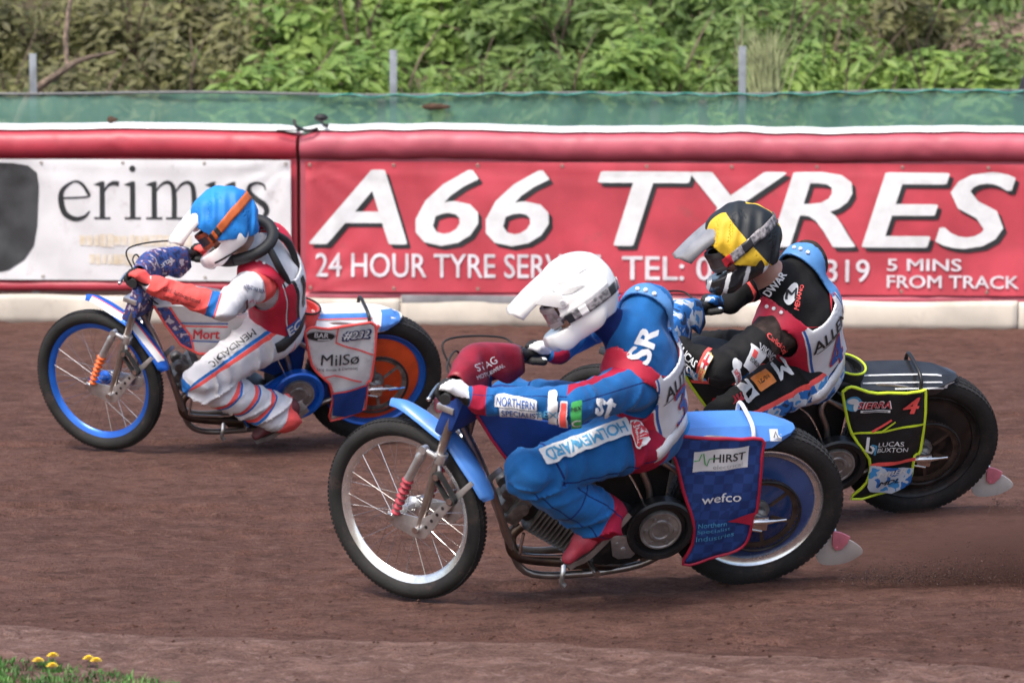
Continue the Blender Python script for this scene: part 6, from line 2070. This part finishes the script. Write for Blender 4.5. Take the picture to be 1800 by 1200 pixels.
def chin_marks(q, P, D):
    for s in (1, -1):
        q.put(band2d([(-.09, .012), (.0, .0), (.06, -.004)], .010), P((.04, s * .09, -.130)), D((.1, s, -.25)), D((0, 0, 1)), VENT, sx=s, sy=1)
RIDERS = {}
RIDERS['near'] = make_rider('near', dict(J=RJ['near'], label='person in a blue suit and white helmet crouched on the nearest motorcycle', zones=zones_near, prints=[pr_near],
    bibmats=[BIBW, BIBR, BIBB, BLUEP], bibprints=[bib_print('AUTY', '3', BLUEP)], gripL=(1.334, .29, .716), gripR=(.898, -.13, .618), glove=[GLOVEK, GLOVEW], boot=BOOTRED,
    headrot=(29, 12, -14), hscale=.96, helmet=[HELMW], peak=HELMW, goggles=[mat('goggle_frame_grey', (.42, .36, .36), .5, var=.15), mat('lens_painted_reflection', (.34, .29, .29), .1, var=.3, vscale=20, coat=.6)], strap=(0.05, -.035, .036), strapmats=[STRAPGR, INK, WHITEP],  # pale grey-pink lens colour stands in for the reflection on a clear lens
    strapmi=lambda i: (0, 0, 1, 0, 2, 0)[(i // 3) % 6], helmprints=[vents]))
def cap_l(P):
    """negative where the cloth cover is: behind the brow, above the chin bar"""
    x, z = P[:, 0], P[:, 2]
    front = np.where(z > .06, x - .105, x - .075 - .45 * (z - .02))
    low = -.090 + .62 * np.clip(x + .03, -.1, .2) - z
    return np.maximum(front * .8, low * .8)
RIDERS['left'] = make_rider('left', dict(J=RJ['left'], label='person in a white and coral suit and blue helmet cover on the leading motorcycle', zones=zones_left, prints=[pr_left],
    bibmats=[BIBW, BIBR, BIBR, INK], bibprints=[bib_left], gripL=(1.317, .29, .759), gripR=(.905, -.13, .645), glove=[GLOVEK, SUITCORAL], boot=BOOTDK, baggy=1.35, kneR=(.90, -.21, .30),
    headrot=(36, 8, -6), helmet=[HELMW], peak=HELMW, goggles=[mat('goggle_frame_bronze', (.30, .07, .03), .5, var=.2), LENS], strap=(.30, .0, .042), strapmats=[STRAPOR, INK],
    strapmi=lambda i: 1 if i in (3, 4, 5, 8, 9, 52, 53, 56, 57) else 0, cap=cap_l, capmats=lambda c: ([CAPBLUE], np.zeros(len(c), int)), ridge=0, helmprints=[chin_marks]))
def capm_right(c):
    m = np.zeros(len(c), int)
    ay = np.abs(c[:, 1])
    m[(ay > .050 + .25 * np.clip(-c[:, 0], 0, .1)) & (c[:, 0] > -.052 + .25 * c[:, 2])] = 1
    m[(ay < .016) & ((c[:, 0] > .085) | (c[:, 0] < -.10))] = 1
    return [CAPBLACK, CAPYELLOW], m
RIDERS['right'] = make_rider('right', dict(J=RJ['right'], label='person in a black and camouflage suit with yellow and black helmet cover', zones=zones_right, prints=[pr_right],
    bibmats=[BIBW, BIBR, BIBB, BLUEP], bibprints=[bib_print('ALLEN', '4', BLUEP)], gripL=(1.308, .29, .723), gripR=(.984, -.13, .639), glove=[GLOVEK, CAMO], boot=BOOTDK, hem=.04,
    headrot=(27, 8, -6), helmet=[HELMK, PAPER], chin2=True, peak=mat('peak_silver', (.30, .30, .315), .3, metal=.3, var=.25, vscale=6, coat=.3), goggles=[mat('goggle_frame_dark', (.06, .055, .055), .5), LENS], strap=(.30, .0, .040), strapmats=[STRAPGR, REDP, CARBON],
    strapmi=lambda i: 1 if i < 7 or i > 53 else (2 if (i // 4) % 4 == 3 else 0), cap=cap_l, capmats=capm_right, ridge=0))

# neck brace worn by the leading rider
R_ = RIDERS['left']; J = R_['J']; nb = J['neck'] + (J['head'] - J['neck']) * .28
ax = nrm(nrm(J['head'] - J['neck']) * .5 + R_['up'] * .7); e1 = nrm(R_['lat'] - ax * np.dot(R_['lat'], ax)); e2 = np.cross(ax, e1)
m = MB(); pts = []
for k in range(40):
    a = 2 * math.pi * k / 40
    pts.append(nb + e1 * .135 * math.cos(a) + e2 * .150 * math.sin(a) + ax * (.012 * math.cos(2 * a) - .008) - e2 * .0)
m.tube(pts + [pts[0]], .028, 12, cap=False)
o = m.build('neck_brace', BRACE, R_['root']); R_['own'](o)
bk = nb - R_['fw'] * .145
for s in (1, -1):
    m2 = MB().tube([bk + R_['lat'] * .05 * s, bk + R_['lat'] * .085 * s - R_['up'] * .10 - R_['fw'] * .035, bk + R_['lat'] * .07 * s - R_['up'] * .24 - R_['fw'] * .035, bk + R_['lat'] * .115 * s - R_['up'] * .33 + R_['fw'] * .06], [.016, .018, .014, .008], 8, smooth=4)
    m2.build('strut', BRACE, o)
# belts round the waist
for key, col in (('near', WHITEP), ('right', WHITEP), ('left', BRACE)):
    R_ = RIDERS[key]; V = []; F = []
    for k in range(48):
        a = 2 * math.pi * k / 48
        d = R_['lat'] * math.cos(a) + R_['fw'] * math.sin(a)
        for z in (-.028, 0, .028):
            h = R_['bb'].ray_cast(Vector(R_['J']['pel'] + R_['up'] * (.012 + z) + d * .4), Vector(-d), .39)
            p = np.array(h[0]) if h[0] is not None else R_['J']['pel'] + R_['up'] * (.012 + z) + d * .15
            rr = min(.19, float(np.dot(p - R_['J']['pel'], d)))
            V.append(R_['J']['pel'] + R_['up'] * (.012 + z) + d * (rr + .008))
    for k in range(48):
        for j in range(2): F.append((k * 3 + j, k * 3 + j + 1, ((k + 1) % 48) * 3 + j + 1, ((k + 1) % 48) * 3 + j))
    o = MB().add(V, F).build('belt', col, R_['root'], normals=False); R_['own'](o)
    so = o.modifiers.new('thickness', 'SOLIDIFY'); so.thickness = .006; so.offset = 0

# ================================================================== shale thrown up behind the rear wheels
def spray(n, contact, direction, spread, up, seed, length):
    r = np.random.default_rng(seed)
    t = r.uniform(0, 1, n) ** .8
    d = np.array(direction, float)
    P = np.array(contact) + d * (t * length)[:, None]
    P[:, 1] += r.normal(0, 1, n) * (.03 + spread * t)
    P[:, 2] = np.abs(r.normal(0, 1, n)) * (.02 + up * t * (1.25 - t)) + .01
    s = .0014 * np.exp(r.uniform(0, 1, n) ** 3 * 1.6)
    base = np.array([(1.6, 0, 0), (-.7, .85, 0), (-.7, -.8, 0), (.1, .1, .9)])
    V = P[:, None] + base[None] * s[:, None, None] * (1 + r.uniform(-.3, .3, (n, 4, 3)))
    f = np.array([(0, 1, 3), (1, 2, 3), (2, 0, 3), (1, 0, 2)])
    return V.reshape(-1, 3), (f[None] + 4 * np.arange(n)[:, None, None]).reshape(-1, 3)
V1, F1 = spray(17000, (1.25, 14.55, 0), (1, .12, 0), .12, .12, 1, 2.4)
V2, F2 = spray(8000, (2.05, 16.4, 0), (1, .12, 0), .10, .06, 2, 1.6)
o = make_obj('flying_shale', np.concatenate([V1, V2]), np.concatenate([F1, F2 + len(V1)]), mat('damp_shale', (.07, .036, .03), .95), angle=180, normals=False)
tag(o, 'fine dark shale thrown up behind the two right hand motorcycles', 'shale spray', kind='stuff')
def dust(name, c, size, dens, label):
    m = bpy.data.materials.new('brown_dust'); m.use_nodes = True
    N = m.node_tree.nodes; L = m.node_tree.links
    N.remove(N['Principled BSDF'])
    pv = N.new('ShaderNodeVolumePrincipled'); pv.inputs['Color'].default_value = (.30, .16, .13, 1); pv.inputs['Anisotropy'].default_value = .2
    tc = N.new('ShaderNodeTexCoord')
    gr = N.new('ShaderNodeTexGradient'); gr.gradient_type = 'SPHERICAL'
    L.new(tc.outputs['Object'], gr.inputs['Vector'])
    nz = N.new('ShaderNodeTexNoise'); nz.inputs['Scale'].default_value = 2.2; nz.inputs['Detail'].default_value = 4
    L.new(tc.outputs['Object'], nz.inputs['Vector'])
    mu = N.new('ShaderNodeMath'); mu.operation = 'MULTIPLY'; L.new(gr.outputs['Fac'], mu.inputs[0]); L.new(nz.outputs['Fac'], mu.inputs[1])
    m3 = N.new('ShaderNodeMath'); m3.operation = 'MULTIPLY'; m3.inputs[1].default_value = dens; L.new(mu.outputs[0], m3.inputs[0])
    L.new(m3.outputs[0], pv.inputs['Density']); L.new(pv.outputs[0], N['Material Output'].inputs['Volume'])
    o = MB().ell((0, 0, 0), (1, 1, 1), n=24, m=14).build(name, m)
    o.matrix_world = Matrix.Translation(c) @ Matrix.Diagonal((*size, 1))
    tag(o, label, 'dust', kind='stuff')
dust('dust_cloud', (2.35, 14.75, .10), (1.35, .40, .20), 15.0, 'low brown dust cloud trailing behind the nearest rear wheel')
